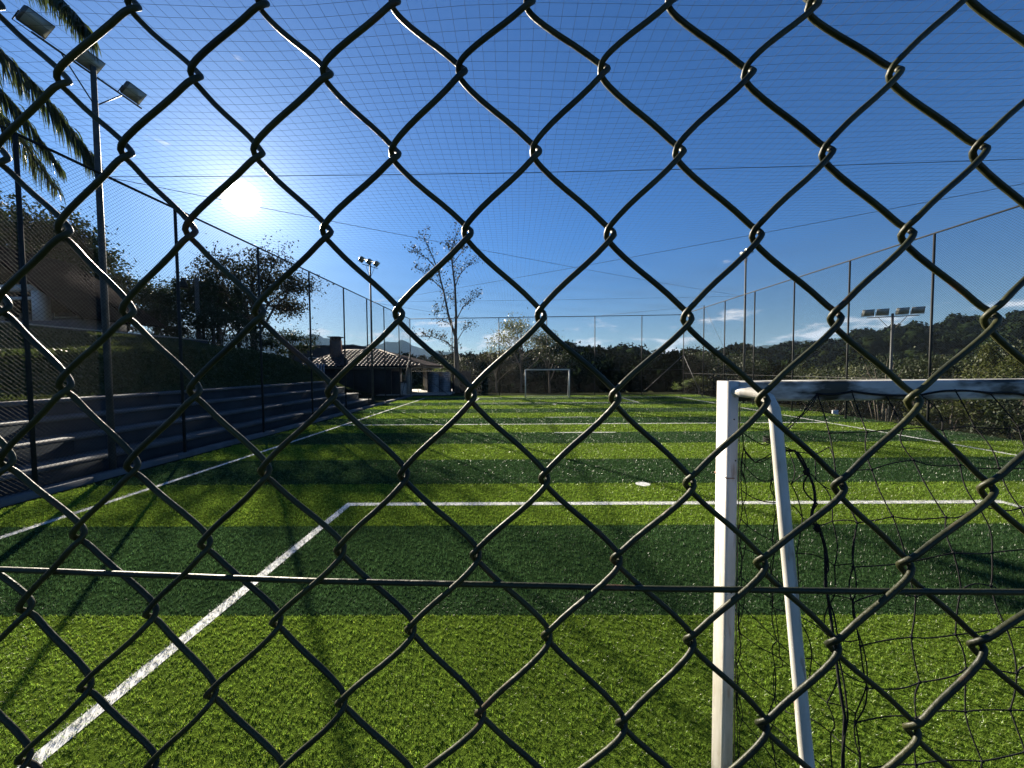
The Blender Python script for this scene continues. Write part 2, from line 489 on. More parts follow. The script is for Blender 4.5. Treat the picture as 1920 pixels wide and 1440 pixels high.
def turf_fibres():
    """artificial grass fibres: curved pile, thinner and denser near the photographer's fence"""
    V, T, C, base = [], [], [], 0
    bands = [(1.2, 3.4, 13500, .0026, .023, 3), (3.4, 6.6, 5600, .0050, .029, 1), (6.6, 12.5, 2000, .0085, .033, 1), (12.5, 29.1, 760, .016, .036, 1)]
    for (y0, y1, dens, w, L, nseg) in bands:
        mg = .3 if nseg == 3 else .9
        xa0, xa1 = max(XL, -1.42 * y1 - mg), min(XR, 1.42 * y1 + mg)
        n = int((xa1 - xa0) * (y1 - y0) * dens)
        x = RNG.uniform(xa0, xa1, n); y = RNG.uniform(y0, y1, n)
        k = np.abs(x) < 1.42 * y + mg
        x, y = x[k], y[k]; n = len(x)
        # stitched tufts: several fibres leave each stitch and splay apart
        per = 6 if nseg == 3 else 4
        nt = n // per; n = nt * per
        x, y = x[:n], y[:n]
        sd_ = .0045 if nseg == 3 else (.007 if y1 < 7 else .012)
        tl = np.repeat(RNG.uniform(.55, 1.25, nt), per); tt = np.repeat(RNG.uniform(.5, 1.35, nt), per)
        x = np.repeat(x[::per], per) + RNG.normal(0, sd_, n); y = np.repeat(y[::per], per) + RNG.normal(0, sd_, n)
        # lean direction: pile brushed one way per stripe plus scatter
        stripe = (np.floor((y - 3.12) / 1.83) % 2).astype(int)
        ang = RNG.normal(0, 1.3, n) + np.where(stripe == 1, -math.pi / 2, math.pi / 2)
        lean = RNG.uniform(.05, .8, n) if y1 < 7 else RNG.uniform(.15, 1.05, n)
        Ls = L * RNG.uniform(.75, 1.15, n) * tl
        d = np.stack([np.cos(ang) * np.sin(lean), np.sin(ang) * np.sin(lean), np.cos(lean)], 1)
        fa = RNG.uniform(0, math.pi, n)
        sd = np.stack([np.cos(fa), np.sin(fa), np.zeros(n)], 1) * (w * RNG.uniform(.7, 1.3, n))[:, None] * .5
        P = np.stack([x, y, np.full(n, .004)], 1)
        # colour: stripes, white lines
        g = np.where(stripe[:, None] == 1, np.array(LIGHT_G), np.array(DARK_G))
        tone = (RNG.uniform(.55, 1.4, n) * tt)[:, None]
        # gentle large-scale wear so that a stripe is not one even colour
        wear = 1 + .10 * np.sin(x * 1.7 + 2 * np.sin(y * .9)) * np.sin(y * 1.3 + x * .4)
        g = g * tone * wear[:, None]
        yl = RNG.random(n) < .10
        g[yl] = g[yl] * np.array([1.5, 1.15, 1.2])
        inl = np.zeros(n, bool)
        jit = RNG.normal(0, .013, n)
        for (a, b, c, e) in LINES: inl |= (x > a + jit) & (x < b + jit) & (y > c + jit) & (y < e + jit)
        for (sx, sy, sr) in SPOTS: inl |= np.hypot(x - sx, y - sy) < sr + jit
        wht = np.array([.62, .62, .58]) * RNG.uniform(.35, 1.05, n)[:, None]
        inl &= RNG.random(n) > .08
        g[inl] = wht[inl]
        if nseg == 3:
            mid = P + d * (Ls * .5)[:, None]
            bend = RNG.uniform(.3, 1.1, n)
            d2 = d.copy(); d2[:, :2] *= (1 + bend)[:, None]; d2[:, 2] *= (1 - bend * .6); d2 /= np.linalg.norm(d2, axis=1)[:, None]
            tip = mid + d2 * (Ls * .55)[:, None]
            Vb = np.stack([P - sd, P + sd, mid - sd * .85, mid + sd * .85, tip], 1).reshape(-1, 3)
            b = base + np.arange(n)[:, None] * 5
            T.append((b[:, :, None] + np.array([[[0, 1, 3], [0, 3, 2], [2, 3, 4]]])).reshape(-1, 3))
            C.append(np.repeat(g, 5, 0)); base += 5 * n
        else:
            Vb = np.stack([P - sd, P + sd, P + d * Ls[:, None]], 1).reshape(-1, 3)
            T.append((base + np.arange(3 * n)).reshape(-1, 3)); C.append(np.repeat(g, 3, 0)); base += 3 * n
        V.append(Vb)
    V = np.concatenate(V); T = np.concatenate(T); C = np.concatenate(C)
    me = MB().add(V, None, T).mesh('turf_grass', 'turf_fibre')
    at = me.color_attributes.new('tint', 'FLOAT_COLOR', 'POINT')
    at.data.foreach_set('color', np.concatenate([np.clip(C, 0, 1), np.ones((len(C), 1))], 1).astype(np.float32).ravel())
    o = bpy.data.objects.new('turf_grass', me); COL.objects.link(o)
    tag(o, 'striped light and dark green artificial grass with white markings', 'artificial grass', kind='stuff')


turf_fibres()

# ------------------------------------------------------------------ embankment on the left
CREST_Y = [-8, 4, 8, 10, 15, 20, 22.5, 25, 28, 30.2, 32, 36]
CREST_H = [2.3, 2.4, 2.5, 2.55, 2.95, 3.15, 2.95, 2.45, 1.45, .35, -.05, -.3]


def bank_h(x, y):
    crest = np.interp(y, CREST_Y, CREST_H)
    base = np.interp(y, [-8, 22.3, 24, 31, 36], [1.38, 1.38, 1.1, .0, -.3])
    s = smooth01((-11.4 - x) / 2.7)
    h = base + (crest - base) * s
    up = smooth01((np.interp(y, [24, 30], [-14.6, -18.8]) - x) / 3.8)
    top = np.interp(y, [-8, 20, 24, 29, 36, 48], [3.75, 3.75, 3.5, 3.3, 3.1, 2.6])
    h = h + np.maximum(0, top - crest) * up
    h = h + .05 * np.sin(x * 1.9 + y * .7) * np.sin(y * 1.1) * s
    return h


def hfield(name, x0, x1, y0, y1, nx, ny, hf, material):
    xs, ys = np.meshgrid(np.linspace(x0, x1, nx), np.linspace(y0, y1, ny), indexing='ij')
    z = hf(xs, ys); i = np.arange(nx - 1)[:, None]; k = np.arange(ny - 1)[None]
    q = np.stack([i * ny + k, (i + 1) * ny + k, (i + 1) * ny + k + 1, i * ny + k + 1], -1).reshape(-1, 4)
    return MB().add(np.stack([xs, ys, z], -1).reshape(-1, 3), q).build(name, material, None, True)


tag(hfield('embankment', -60, -11.42, -8, 46, 120, 110, bank_h, 'bank_grass'), kind='structure')
# grass growing on the bank
n = 60000
bx_ = -11.45 - RNG.random(n) ** 1.3 * 12; by_ = RNG.uniform(4, 32, n)
C_ = np.stack([bx_, by_, bank_h(bx_, by_) + .03], 1)
tag(MB().leaves(C_, .10, droop=-1.2, tri=True).build('bank_grass_blades', 'bank_blade'), 'rough green grass covering the bank left of the pitch', 'grass', kind='stuff')

# ------------------------------------------------------------------ bleachers (concrete steps)
bl = thing('concrete_bleachers', (-10, 10, 0), 'shaded grey concrete spectator steps below the grass bank', 'bleachers')
STEPS = [(-8.35, -9.12, .36), (-9.12, -9.92, .71), (-9.92, -10.7, 1.06), (-10.7, -11.44, 1.40)]
for k, (xa, xb, h) in enumerate(STEPS):
    y = -3.0
    while y < 22.2:
        y2 = min(y + 3.6, 22.3)
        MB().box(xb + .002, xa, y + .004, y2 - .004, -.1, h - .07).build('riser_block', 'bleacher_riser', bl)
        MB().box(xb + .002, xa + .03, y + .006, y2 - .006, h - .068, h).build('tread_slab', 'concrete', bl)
        y = y2
# kerb running along the foot of the fence
kb = thing('edge_kerb', (-7.95, 10, 0), 'low concrete kerb under the left side fence', 'kerb')
y = -2.0
while y < 29:
    MB().box(-8.1, -7.84, y + .006, min(y + 1.8, 29.4) - .006, -.1, .10).build('kerb_block', 'concrete', kb); y += 1.8
# ------------------------------------------------------------------ side and far fences
CORNER_L, CORNER_R, YE = (-7.98, 29.3), (12.78, 29.3), 29.3


def fence(name, label, p0, p1, posts, H0, H1, pitch=.072, wr=.0021, zb=.05, post_r=.032, mid=None):
    """tall welded post fence with chain link fabric between p0 and p1; posts at given fractions of length"""
    p0 = np.array(p0, float); p1 = np.array(p1, float); L = np.linalg.norm(p1 - p0); d = (p1 - p0) / L
    t = thing(name, (p0[0], p0[1], 0), label, 'fence')
    Ht = lambda s: H0 + (H1 - H0) * s / L

    def P(s, z): return np.stack([p0[0] + d[0] * s, p0[1] + d[1] * s, z + 0 * s], -1)
    for s in posts:
        c = P(np.float64(s), np.float64(0))
        MB().tube([(c[0], c[1], -1.2 if c[0] > 10 else -.1), (c[0], c[1], Ht(s))], post_r, 10).build('post', 'dark_post_paint', t, True)
    MB().tube([P(np.float64(0), np.float64(Ht(0) + .03)), P(np.float64(L), np.float64(Ht(L) + .03))], .026, 8).build('top_rail', 'dark_post_paint', t, True)
    if mid:
        MB().tube([P(np.float64(0), np.float64(mid)), P(np.float64(L), np.float64(mid))], .006, 5).build('tension_wire', 'cable', t)
    Hm = min(H0, H1)
    m = MB()
    for sg in (1, -1):
        c = np.arange(-Hm, L + Hm, pitch)
        sa = np.clip(c if sg == 1 else c, 0, L)
        # line s = c + sg' * (z - zb)
        if sg == 1: s_lo, s_hi = c, c + (Hm - zb)
        else: s_lo, s_hi = c, c - (Hm - zb)
        z_lo = np.full_like(c, zb); z_hi = np.full_like(c, Hm)
        a = np.clip(s_lo, 0, L); b = np.clip(s_hi, 0, L)
        za = zb + np.abs(a - s_lo); zbb = zb + np.abs(b - s_lo)
        ok = np.abs(a - b) > .05
        a, b, za, zbb = a[ok], b[ok], za[ok], zbb[ok]
        f = lambda s, z: zb + (z - zb) * ((H0 + (H1 - H0) * s / L) - zb) / (Hm - zb)
        off = .002 * sg
        A = np.stack([p0[0] + d[0] * a - d[1] * off, p0[1] + d[1] * a + d[0] * off, f(a, za)], 1)
        B = np.stack([p0[0] + d[0] * b - d[1] * off, p0[1] + d[1] * b + d[0] * off, f(b, zbb)], 1)
        m.segs(A, B, wr)
    tag(m.build('chain_link_fabric', 'far_wire', t), kind='stuff')
    return t


left_s = [0.4 + 2.93 * k for k in range(-0, 10)]
ly0 = -2.56
lp = [6.24 - 2.93 * 3, 6.24 - 2.93 * 2, 6.24 - 2.93, 6.24, 9.13, 12.04, 15.0, 18.0, 20.8, 23.5, 26.5]
fl = fence('side_fence', 'tall dark chain link fence on the left between pitch and bleachers', (-7.98, ly0), CORNER_L, [y - ly0 for y in lp], 5.85, 5.85)
rp = [11.95 - 2.95 * k for k in (4, 3, 2, 1)] + [11.95, 14.9, 17.8, 20.7, 23.6]
fr = fence('side_fence', 'tall chain link fence on the right with the dark wooded valley behind it', (12.78, ly0), CORNER_R, [y - ly0 for y in rp] , 6.05, 6.05, mid=1.62)
MB().tube([(12.78, 26.2, -.3), (12.78, 26.2, 6.22)], .034, 10).build('post', 'dark_post_paint', fr, True)
MB().tube([(12.78, 26.2, 6.15), (12.78, 23.7, 3.3)], .008, 5).build('brace', 'cable', fr)
fe = fence('end_fence', 'chain link fence across the far end behind the distant goal', CORNER_L, CORNER_R, [0.0, 3.2, 6.77, 10.4, 14.05, 17.6, 20.76], 5.85, 6.0, mid=1.9)
for (xa, za, xb) in ((12.78, 3.0, 9.6), (-7.98, 2.3, -5.1)):
    MB().tube([(xa, 29.3, za), (xb, 29.34, .05)], .022, 8).build('brace', 'galvanised_steel', fe)
MB().tube([(12.78, 29.3, 3.0), (12.8, 26.4, .05)], .022, 8).build('brace', 'galvanised_steel', fr)
MB().tube([(-7.98, 29.3, 3.4), (-8.0, 26.9, .05)], .022, 8).build('brace', 'galvanised_steel', fl)

# ------------------------------------------------------------------ cables and the roof net


def sag_line(a, b, sag, n=14):
    t = np.linspace(0, 1, n); a = np.array(a, float); b = np.array(b, float)
    p = a + (b - a) * t[:, None]; p[:, 2] -= sag * 4 * t * (1 - t); return p


PL1, PL2, PR1, PR2 = (-7.98, 7.6, 5.86), (-8.0, 21.9, 5.9), (12.78, 7.6, 6.08), (12.8, 21.9, 6.05)
cabs = [(PL1, PR1, .10, 'thin steel cable crossing the sky from the near left floodlight pole'),
        (PL2, PR2, .05, 'thin steel cable straight across near the far end of the pitch'),
        (PL1, PR2, .10, 'thin diagonal cable from near left down to the far right pole'),
        (PR1, PL2, .10, 'thin diagonal cable from upper right down to the far left pole')]
for (a, b, s, lb) in cabs:
    tag(MB().tube(sag_line(a, b, s), .006, 5).build('support_cable', 'cable'), lb, 'cable')
tag(MB().tube([(-7.98, 22.0, 5.86), (-3.6, 29.3, 5.93)], .008, 5).build('support_cable', 'cable'), 'short stay cable at the far left corner of the fence', 'cable')
tag(MB().tube([(12.78, 26.2, 6.2), (6.6, 29.3, 6.03)], .008, 5).build('support_cable', 'cable'), 'short stay cable at the far right corner of the fence', 'cable')


def net_h(x, y):
    u = np.clip((x + 7.98) / 20.76, 0, 1)
    rail = 5.85 + .2 * u
    ed = np.minimum(np.minimum(x + 7.98, 12.78 - x), 29.3 - y)
    lift = .10 * (1 - np.exp(-np.maximum(ed, 0) / 1.0))
    sag = .16 * np.sin(np.clip((y - 7.6) / 14.3, -1, 2) * math.pi) ** 2 * np.sin(u * math.pi)
    rip = .03 * np.sin(x * 1.3 + y * .5) + .02 * np.sin(y * 2.1 - x)
    return rail + lift - sag + rip * np.minimum(1, np.maximum(ed, 0))


m = MB(); step = .155
A, B = [], []
xs = np.arange(-7.96, 12.76, step); ys = np.arange(.3, 29.28, step)
yy = np.linspace(.3, 29.28, 30)
for x in xs:
    xx = x + .02 * np.sin(yy * .8 + x)
    P = np.stack([xx, yy, net_h(xx, yy)], 1); A.append(P[:-1]); B.append(P[1:])
xx = np.linspace(-7.96, 12.76, 26)
for y in ys:
    y_ = y + .03 * np.sin(xx * .9 + y)
    P = np.stack([xx, y_, net_h(xx, y_) + .003], 1); A.append(P[:-1]); B.append(P[1:])
m.segs(np.concatenate(A), np.concatenate(B), .0018)
tag(m.build('overhead_net', 'net_twine'), 'fine dark square mesh net stretched over the whole pitch against the sky', 'net')

# ------------------------------------------------------------------ the chain link fence in front of the lens
ROWS = {0: (0, [(-178.7, 171.0), (-116.4, 170.1), (-54.1, 168.6), (7.7, 166.2), (71.1, 165.1), (132.4, 160.1)]),
        1: (-.5, [(-214.1, 137.3), (-148.9, 137.5), (-86.2, 136.5), (-23.4, 135.9), (41.0, 134.8), (104.6, 131.5), (167.2, 129.7)]),
        2: (0, [(-183.4, 102.5), (-119.4, 100.7), (-54.6, 98.8), (10.2, 98.7), (74.3, 97.3), (138.5, 95.7), (202.8, 95.0)]),
        3: (-.5, [(-215.0, 65.9), (-152.6, 64.6), (-87.1, 63.3), (-21.3, 62.2), (43.4, 60.9), (108.1, 59.8), (172.6, 59.2)]),
        4: (-1, [(-246.7, 30.2), (-183.9, 26.9), (-119.9, 26.1), (-53.6, 24.8), (11.9, 24.0), (77.6, 22.9), (142.2, 22.8), (207.9, 22.0)]),
        5: (-.5, [(-215.9, -8.0), (-151.8, -10.8), (-85.7, -11.6), (-20.4, -12.4), (45.2, -12.9), (110.6, -13.7), (175.6, -13.9)]),
        6: (-1, [(-246.4, -44.9), (-183.1, -46.8), (-118.1, -48.6), (-52.1, -49.6), (13.1, -50.4), (78.4, -51.6), (143.8, -52.2), (206.8, -52.7)]),
        7: (-.5, [(-210.6, -79.8), (-147.7, -83.5), (-82.5, -85.3), (-18.8, -86.3), (45.6, -86.8), (109.9, -87.2), (172.4, -87.2)]),
        8: (-1, [(-238.1, -115.6), (-175.0, -117.1), (-113.6, -119.8), (-49.5, -121.6), (13.7, -122.9), (78.3, -123.1), (141.4, -123.5), (202.9, -122.2)]),
        9: (-.5, [(-208.5, -153.5), (-145.9, -155.0), (-82.8, -157.1), (-17.3, -159.9), (47.5, -162.2), (110.6, -160.4), (175.4, -160.3)])}
NODE = {}
for j, (c0, ps) in ROWS.items():
    for k, (a, b) in enumerate(ps): NODE[(c0 + k, j)] = (a / 1000, b / 1000)


def lattice(i, j): return (.06428 * i + .00069 * j - .1842, -.00115 * i - .03644 * j + .1731)


KEYS = list(NODE)
RES = {k: (NODE[k][0] - lattice(*k)[0], NODE[k][1] - lattice(*k)[1]) for k in KEYS}


def node(i, j):
    if (i, j) in NODE: return NODE[(i, j)]
    bx, bz = lattice(i, j)
    # carry the nearest irregularity outwards and let it die away
    k = min(KEYS, key=lambda q: (q[0] - i) ** 2 + .3 * (q[1] - j) ** 2)
    f = math.exp(-(abs(k[0] - i) + abs(k[1] - j) * .5) / 3)
    return bx + RES[k][0] * f, bz + RES[k][1] * f


def plane_y(x, z): return .176 - .03 * x + .03 * max(min(z, .3), -.5)


def fence_pt(x, z, dep): return (x, plane_y(x, z) - dep, EYE + z)


nf = thing('chain_link_fence', (0, .17, 0), 'dark green coated chain link fence with large diamonds right in front of the viewer', 'fence')
WIRE_R, DEP, AP, KV = .00130, .0030, .0016, .0026
J0, J1 = -70, 60
for a2 in range(-20, 33):
    a = a2 / 2
    par = 0 if a2 % 2 == 0 else 1
    hi, lo1, lo2 = [], [], []
    m = MB()
    pts_hi = []

    def strand(j, fine):
        left_first = (j % 2 == par)                    # wire is at its left apex on row j
        A_ = node(a, j) if left_first else node(a + .5, j)
        B_ = node(a + .5, j + 1) if left_first else node(a, j + 1)
        sA, sB = (-1, 1) if left_first else (1, -1)
        dsg = -1 if left_first else 1                  # '\' strands behind, '/' strands in front
        out = [fence_pt(A_[0] + AP * sA, A_[1], 0.0)]
        if fine:
            out.append(fence_pt(A_[0] + AP * sA * .85, A_[1] - KV * .55, DEP * .45 * dsg))
            q0 = (A_[0] + AP * sA * .25, A_[1] - KV); q1 = (B_[0] + AP * sB * .25, B_[1] + KV)
            for t in (0, .05, .12, .25, .4, .5, .6, .75, .88, .95, 1.0):
                e_ = math.sin(math.pi * 2 * t) * .0007 * (-1 if left_first else 1)
                k_ = .7 + .3 * math.tanh(min(t, 1 - t) / .06)
                out.append(fence_pt(q0[0] + (q1[0] - q0[0]) * t + e_, q0[1] + (q1[1] - q0[1]) * t, DEP * dsg * k_))
            out.append(fence_pt(B_[0] + AP * sB * .85, B_[1] + KV * .55, DEP * .45 * dsg))
        else:
            for t in (.1, .9): out.append(fence_pt(A_[0] + (B_[0] - A_[0]) * t, A_[1] + (B_[1] - A_[1]) * t, DEP * dsg))
        return out
    fine_rng = (-3, 12) if -2 <= a <= 7.5 else None
    if fine_rng:
        up, mid_, dn = [], [], []
        for j in range(J0, fine_rng[0]): up += strand(j, False)
        for j in range(*fine_rng): mid_ += strand(j, True)
        for j in range(fine_rng[1], J1): dn += strand(j, False)
        up.append(mid_[0]); mid_.append(dn[0])
        m.tube(up, WIRE_R, 4); m.tube(mid_, WIRE_R, 10); m.tube(dn, WIRE_R, 4)
    else:
        allp = []
        for j in range(J0, J1): allp += strand(j, False)
        m.tube(allp, WIRE_R, 3)
    m.build('wire', 'wire_coating', nf, True)
tw = [(-.9, -.093), (-.45, -.0945), (-.25, -.0958), (-.17, -.0973), (-.092, -.0988), (-.01, -.0993), (.0657, -.1002), (.15, -.1003), (.222, -.0997), (.5, -.099), (1.0, -.099)]
tw = [(x, z + .0003 * math.sin(x * 90)) for x, z in tw]
MB().tube([fence_pt(x, z, .0002) for x, z in tw], .0013, 10).build('tension_wire', 'wire_coating', nf, True)
for x in (-.86, 1.06):
    MB().tube([(x, plane_y(x, 0) + .04, -.1), (x, plane_y(x, 0) + .04, 4.7)], .03, 12).build('post', 'dark_post_paint', nf, True)
MB().tube([(-.86, plane_y(-.86, 0) + .04, 4.70), (1.06, plane_y(1.06, 0) + .04, 4.70)], .026, 10).build('top_rail', 'dark_post_paint', nf, True)

# ------------------------------------------------------------------ near goal, seen from behind
GX0, GX1, GY0, GY1, GT = .812, 3.86, 1.470, 1.560, 2.006
g = thing('football_goal', (GX0, 1.5, 0), 'large white metal goal with black net close on the right, seen from behind', 'goal')
MB().rbox(GX0, GX0 + .046, GY0, GY1, 0, GT - .001, .012).build('goal_post', 'goal_white_paint', g, True)
MB().rbox(GX1, GX1 + .046, GY0, GY1, 0, GT - .001, .012).build('goal_post', 'goal_white_paint', g, True)
MB().rbox(GX0 + .0465, GX1 - .0005, GY0 + .001, GY1 - .001, GT - .078, GT, .014, 'x').build('crossbar', 'goal_crossbar_paint', g, True)
# weld seam and rust band on the left post
MB().box(GX0 + .0455, GX0 + .0475, GY0 - .0012, GY0 + .002, .02, GT - .085).build('weld_seam', MATS['brick_work'], g)
for zz in (1.63,):
    MB().box(GX0 - .0012, GX0 + .03, GY0 - .0012, GY1 + .0012, zz, zz + .004).build('rusty_strap', MATS['brick_work'], g)
for xx in (GX0 + .073, GX1 - .03):
    pipe = [(xx - .045, GY0 + .01, 1.965), (xx - .03, GY0 - .03, 1.966), (xx - .008, GY0 - .085, 1.964), (xx, GY0 - .125, 1.948), (xx + .003, GY0 - .148, 1.915),
            (xx + .004, GY0 - .160, 1.86), (xx + .004, 1.15, .90), (xx + .004, 1.0, .14), (xx + .004, .985, .06), (xx + .004, 1.03, .03), (xx - .03, 1.47, .03)]
    MB().tube(pipe, .0195, 14).build('net_support_pipe', 'goal_white_paint', g, True)
MB().tube([(GX0 + .08, .985, .03), (GX1 - .03, .985, .03)], .0195, 12).build('ground_bar', 'goal_white_paint', g, True)


def cord(m, pts, r, sides=5, n=8, sg=0.0, seed=0):
    """slack cord through knots with a little sag and wander between them"""
    rs = np.random.default_rng(seed); out = []
    for a, b in zip(pts[:-1], pts[1:]):
        a = np.array(a); b = np.array(b); w = rs.normal(0, sg, 3)
        for t in np.linspace(0, 1, n, endpoint=False):
            out.append(a + (b - a) * t + w * math.sin(math.pi * t))
    out.append(np.array(pts[-1])); m.tube(out, r, sides)


def back_y(h):      # depth of the sloping rear net at height h
    return np.interp(h, [0, 1.0, 1.6, 1.955], [.97, 1.13, 1.27, 1.462])


rs = np.random.default_rng(3)
NC, NR = 23, 17
K = {}
for c in range(NC):
    for r_ in range(NR):
        u = .335 + c * .130; h = 1.955 - r_ * .118
        h += -.02 * r_ / NR
        nx = rs.normal(0, .010); nh = rs.normal(0, .009); ny = rs.normal(0, .012)
        x = GX0 + u + nx * (r_ > 0); hh = h + nh * (r_ > 0)
        # the loose left corner droops and is pulled towards the side pipe
        pull = math.exp(-c / 1.6) * smooth01(r_ / 3.0)
        x -= float(pull) * (.05 + .006 * r_); hh -= float(pull) * .05
        dr = math.exp(-(c + .5) / 1.2)
        y = float(back_y(max(hh, 0))) + ny * (r_ > 0) - .012 * math.sin(r_ * .5)
        if r_ == 0: hh += .010 * math.sin(c * 1.9); y = GY0 - .004
        K[(c, r_)] = (x, y, max(hh, .012))
m = MB()
for c in range(NC): cord(m, [K[(c, r_)] for r_ in range(NR)], .0021, 5, 6, .006, c)
for r_ in range(1, NR): cord(m, [K[(c, r_)] for c in range(NC)], .0021, 5, 6, .007, 100 + r_)
for k, p in K.items(): m.ico(p, (.0048, .0048, .0054), seg=6, rings=4, seed=k[0])
# side net between the post and the rear cords, gathered and messy
S = {}
for r_ in range(1, 18):
    h = 1.80 - (r_ - 1) * .112
    for c in range(5):
        t = c / 4
        a = np.array((GX0 + .055, GY0 - .004, h + .01)); b = np.array(K[(0, min(r_, NR - 1))])
        b = np.array((b[0], b[1], h - .03 if r_ < 17 else .02))
        p = a + (b - a) * (t ** .8)
        p += rs.normal(0, .012, 3) * (0 < c < 4); p[2] += -.035 * math.sin(math.pi * t)
        S[(c, r_)] = tuple(p)
for c in range(5): cord(m, [S[(c, r_)] for r_ in range(1, 18)], .0019, 5, 6, .008, 200 + c)
for r_ in range(1, 18): cord(m, [S[(c, r_)] for c in range(5)], .0019, 5, 6, .012, 300 + r_)
for c in (0, 1): cord(m, [(S[(c, r_)][0] + .006, S[(c, r_)][1] - .004, S[(c, r_)][2] - .05) for r_ in range(1, 17)], .0015, 5, 6, .012, 400 + c)
# from the crossbar down to the post: the pulled top edge
e0 = K[(0, 0)]
for k in range(3):
    cord(m, [e0, (e0[0] - .10, 1.40, 1.885 + .004 * k), (e0[0] - .20, 1.37, 1.82), (GX0 + .125, 1.385, 1.735 + .01 * k), (GX0 + .09, 1.44, 1.70), (GX0 + .06, GY0 - .003, 1.75)], .0016, 5, 6, .006, 500 + k)
nt_ = m.build('net', 'goal_net_cord', g)
m = MB()
cord(m, [(K[(c, 0)][0], GY0 - .008, K[(c, 0)][2]) for c in range(NC)], .0042, 6, 6, .004, 9)
m.build('top_rope', 'goal_net_cord', nt_)
m = MB()
edge = [(GX0 + .077, 1.335, 1.80), (GX0 + .105, 1.33, 1.785), (GX0 + .15, 1.32, 1.77), (GX0 + .185, 1.31, 1.70), (GX0 + .20, 1.29, 1.60), (GX0 + .195, 1.27, 1.52),
        (GX0 + .20, 1.24, 1.40), (GX0 + .20, 1.22, 1.28), (GX0 + .19, 1.18, 1.15), (GX0 + .18, 1.13, 1.0), (GX0 + .16, 1.08, .7), (GX0 + .12, 1.02, .3), (GX0 + .11, 1.0, .06)]
cord(m, edge, .0042, 7, 6, .008, 12); cord(m, [(a + .006, b - .004, c - .004) for a, b, c in edge], .0026, 6, 6, .012, 14)
for k in (3, 5, 8): m.ico(edge[k], (.011, .010, .013), seg=8, rings=6, wob=.3, seed=k)
for k in range(3):
    a = np.arange(13) * math.pi / 6
    m.tube([(GX0 + .077 + .0225 * math.cos(t), 1.335 + .0225 * math.sin(t), 1.80 + .006 * k + .003 * math.sin(t)) for t in a], .0022, 5)
m.build('border_rope', 'goal_net_cord', nt_)
m = MB()
for k in range(5):
    zz = 1.72 - k * .31
    for q in range(2):
        m.tube([(GX0 + .046, GY0 + .03, zz), (GX0 + .056, GY0 - .004, zz + .01 * q), (GX0 + .05, GY0 - .006, zz - .06 + .02 * q), (GX0 + .062, GY0 - .01, zz - .09)], .0016, 5)
m.build('net_tie', 'goal_net_cord', nt_)

m = MB()
for zz in (1.86, 1.70, 1.42, 1.18, .8):
    m.tube([(GX0 + .030 + .006 * math.sin(zz * 9), GY0 + .001, zz), (GX0 + .030 + .006 * math.sin(zz * 9), GY0 - .0015, zz)], .0028, 8)
m.build('bolt', 'goal_net_cord', g)
# far goal
fg = thing('football_goal', (2.2, 27, 0), 'small distant white goal at the far end of the pitch', 'goal')
for x in (.72, 3.80): MB().rbox(x - .04, x + .04, 26.96, 27.04, 0, 2.0, .012).build('goal_post', 'goal_white_paint', fg, True)
MB().rbox(.76, 3.76, 26.96, 27.04, 1.925, 2.005, .012, 'x').build('crossbar', 'goal_white_paint', fg, True)
for x in (.72, 3.80):
    MB().tube([(x, 27.04, 1.95), (x, 27.3, 1.93), (x, 27.9, .05), (x, 27.04, .03)], .018, 8).build('net_support_pipe', 'goal_white_paint', fg, True)
MB().tube([(.72, 27.9, .05), (3.80, 27.9, .05)], .018, 8).build('ground_bar', 'goal_white_paint', fg, True)
A, B = [], []
for x in np.arange(.76, 3.78, .13): A += [(x, 27.05, 1.93), (x, 27.3, 1.92)]; B += [(x, 27.3, 1.92), (x, 27.88, .05)]
for k in range(15):
    t = k / 14; A.append((.74, 27.3 + .58 * t, 1.92 - 1.87 * t)); B.append((3.78, 27.3 + .58 * t, 1.92 - 1.87 * t))
MB().segs(A, B, .0015).build('net', 'goal_net_cord', fg)


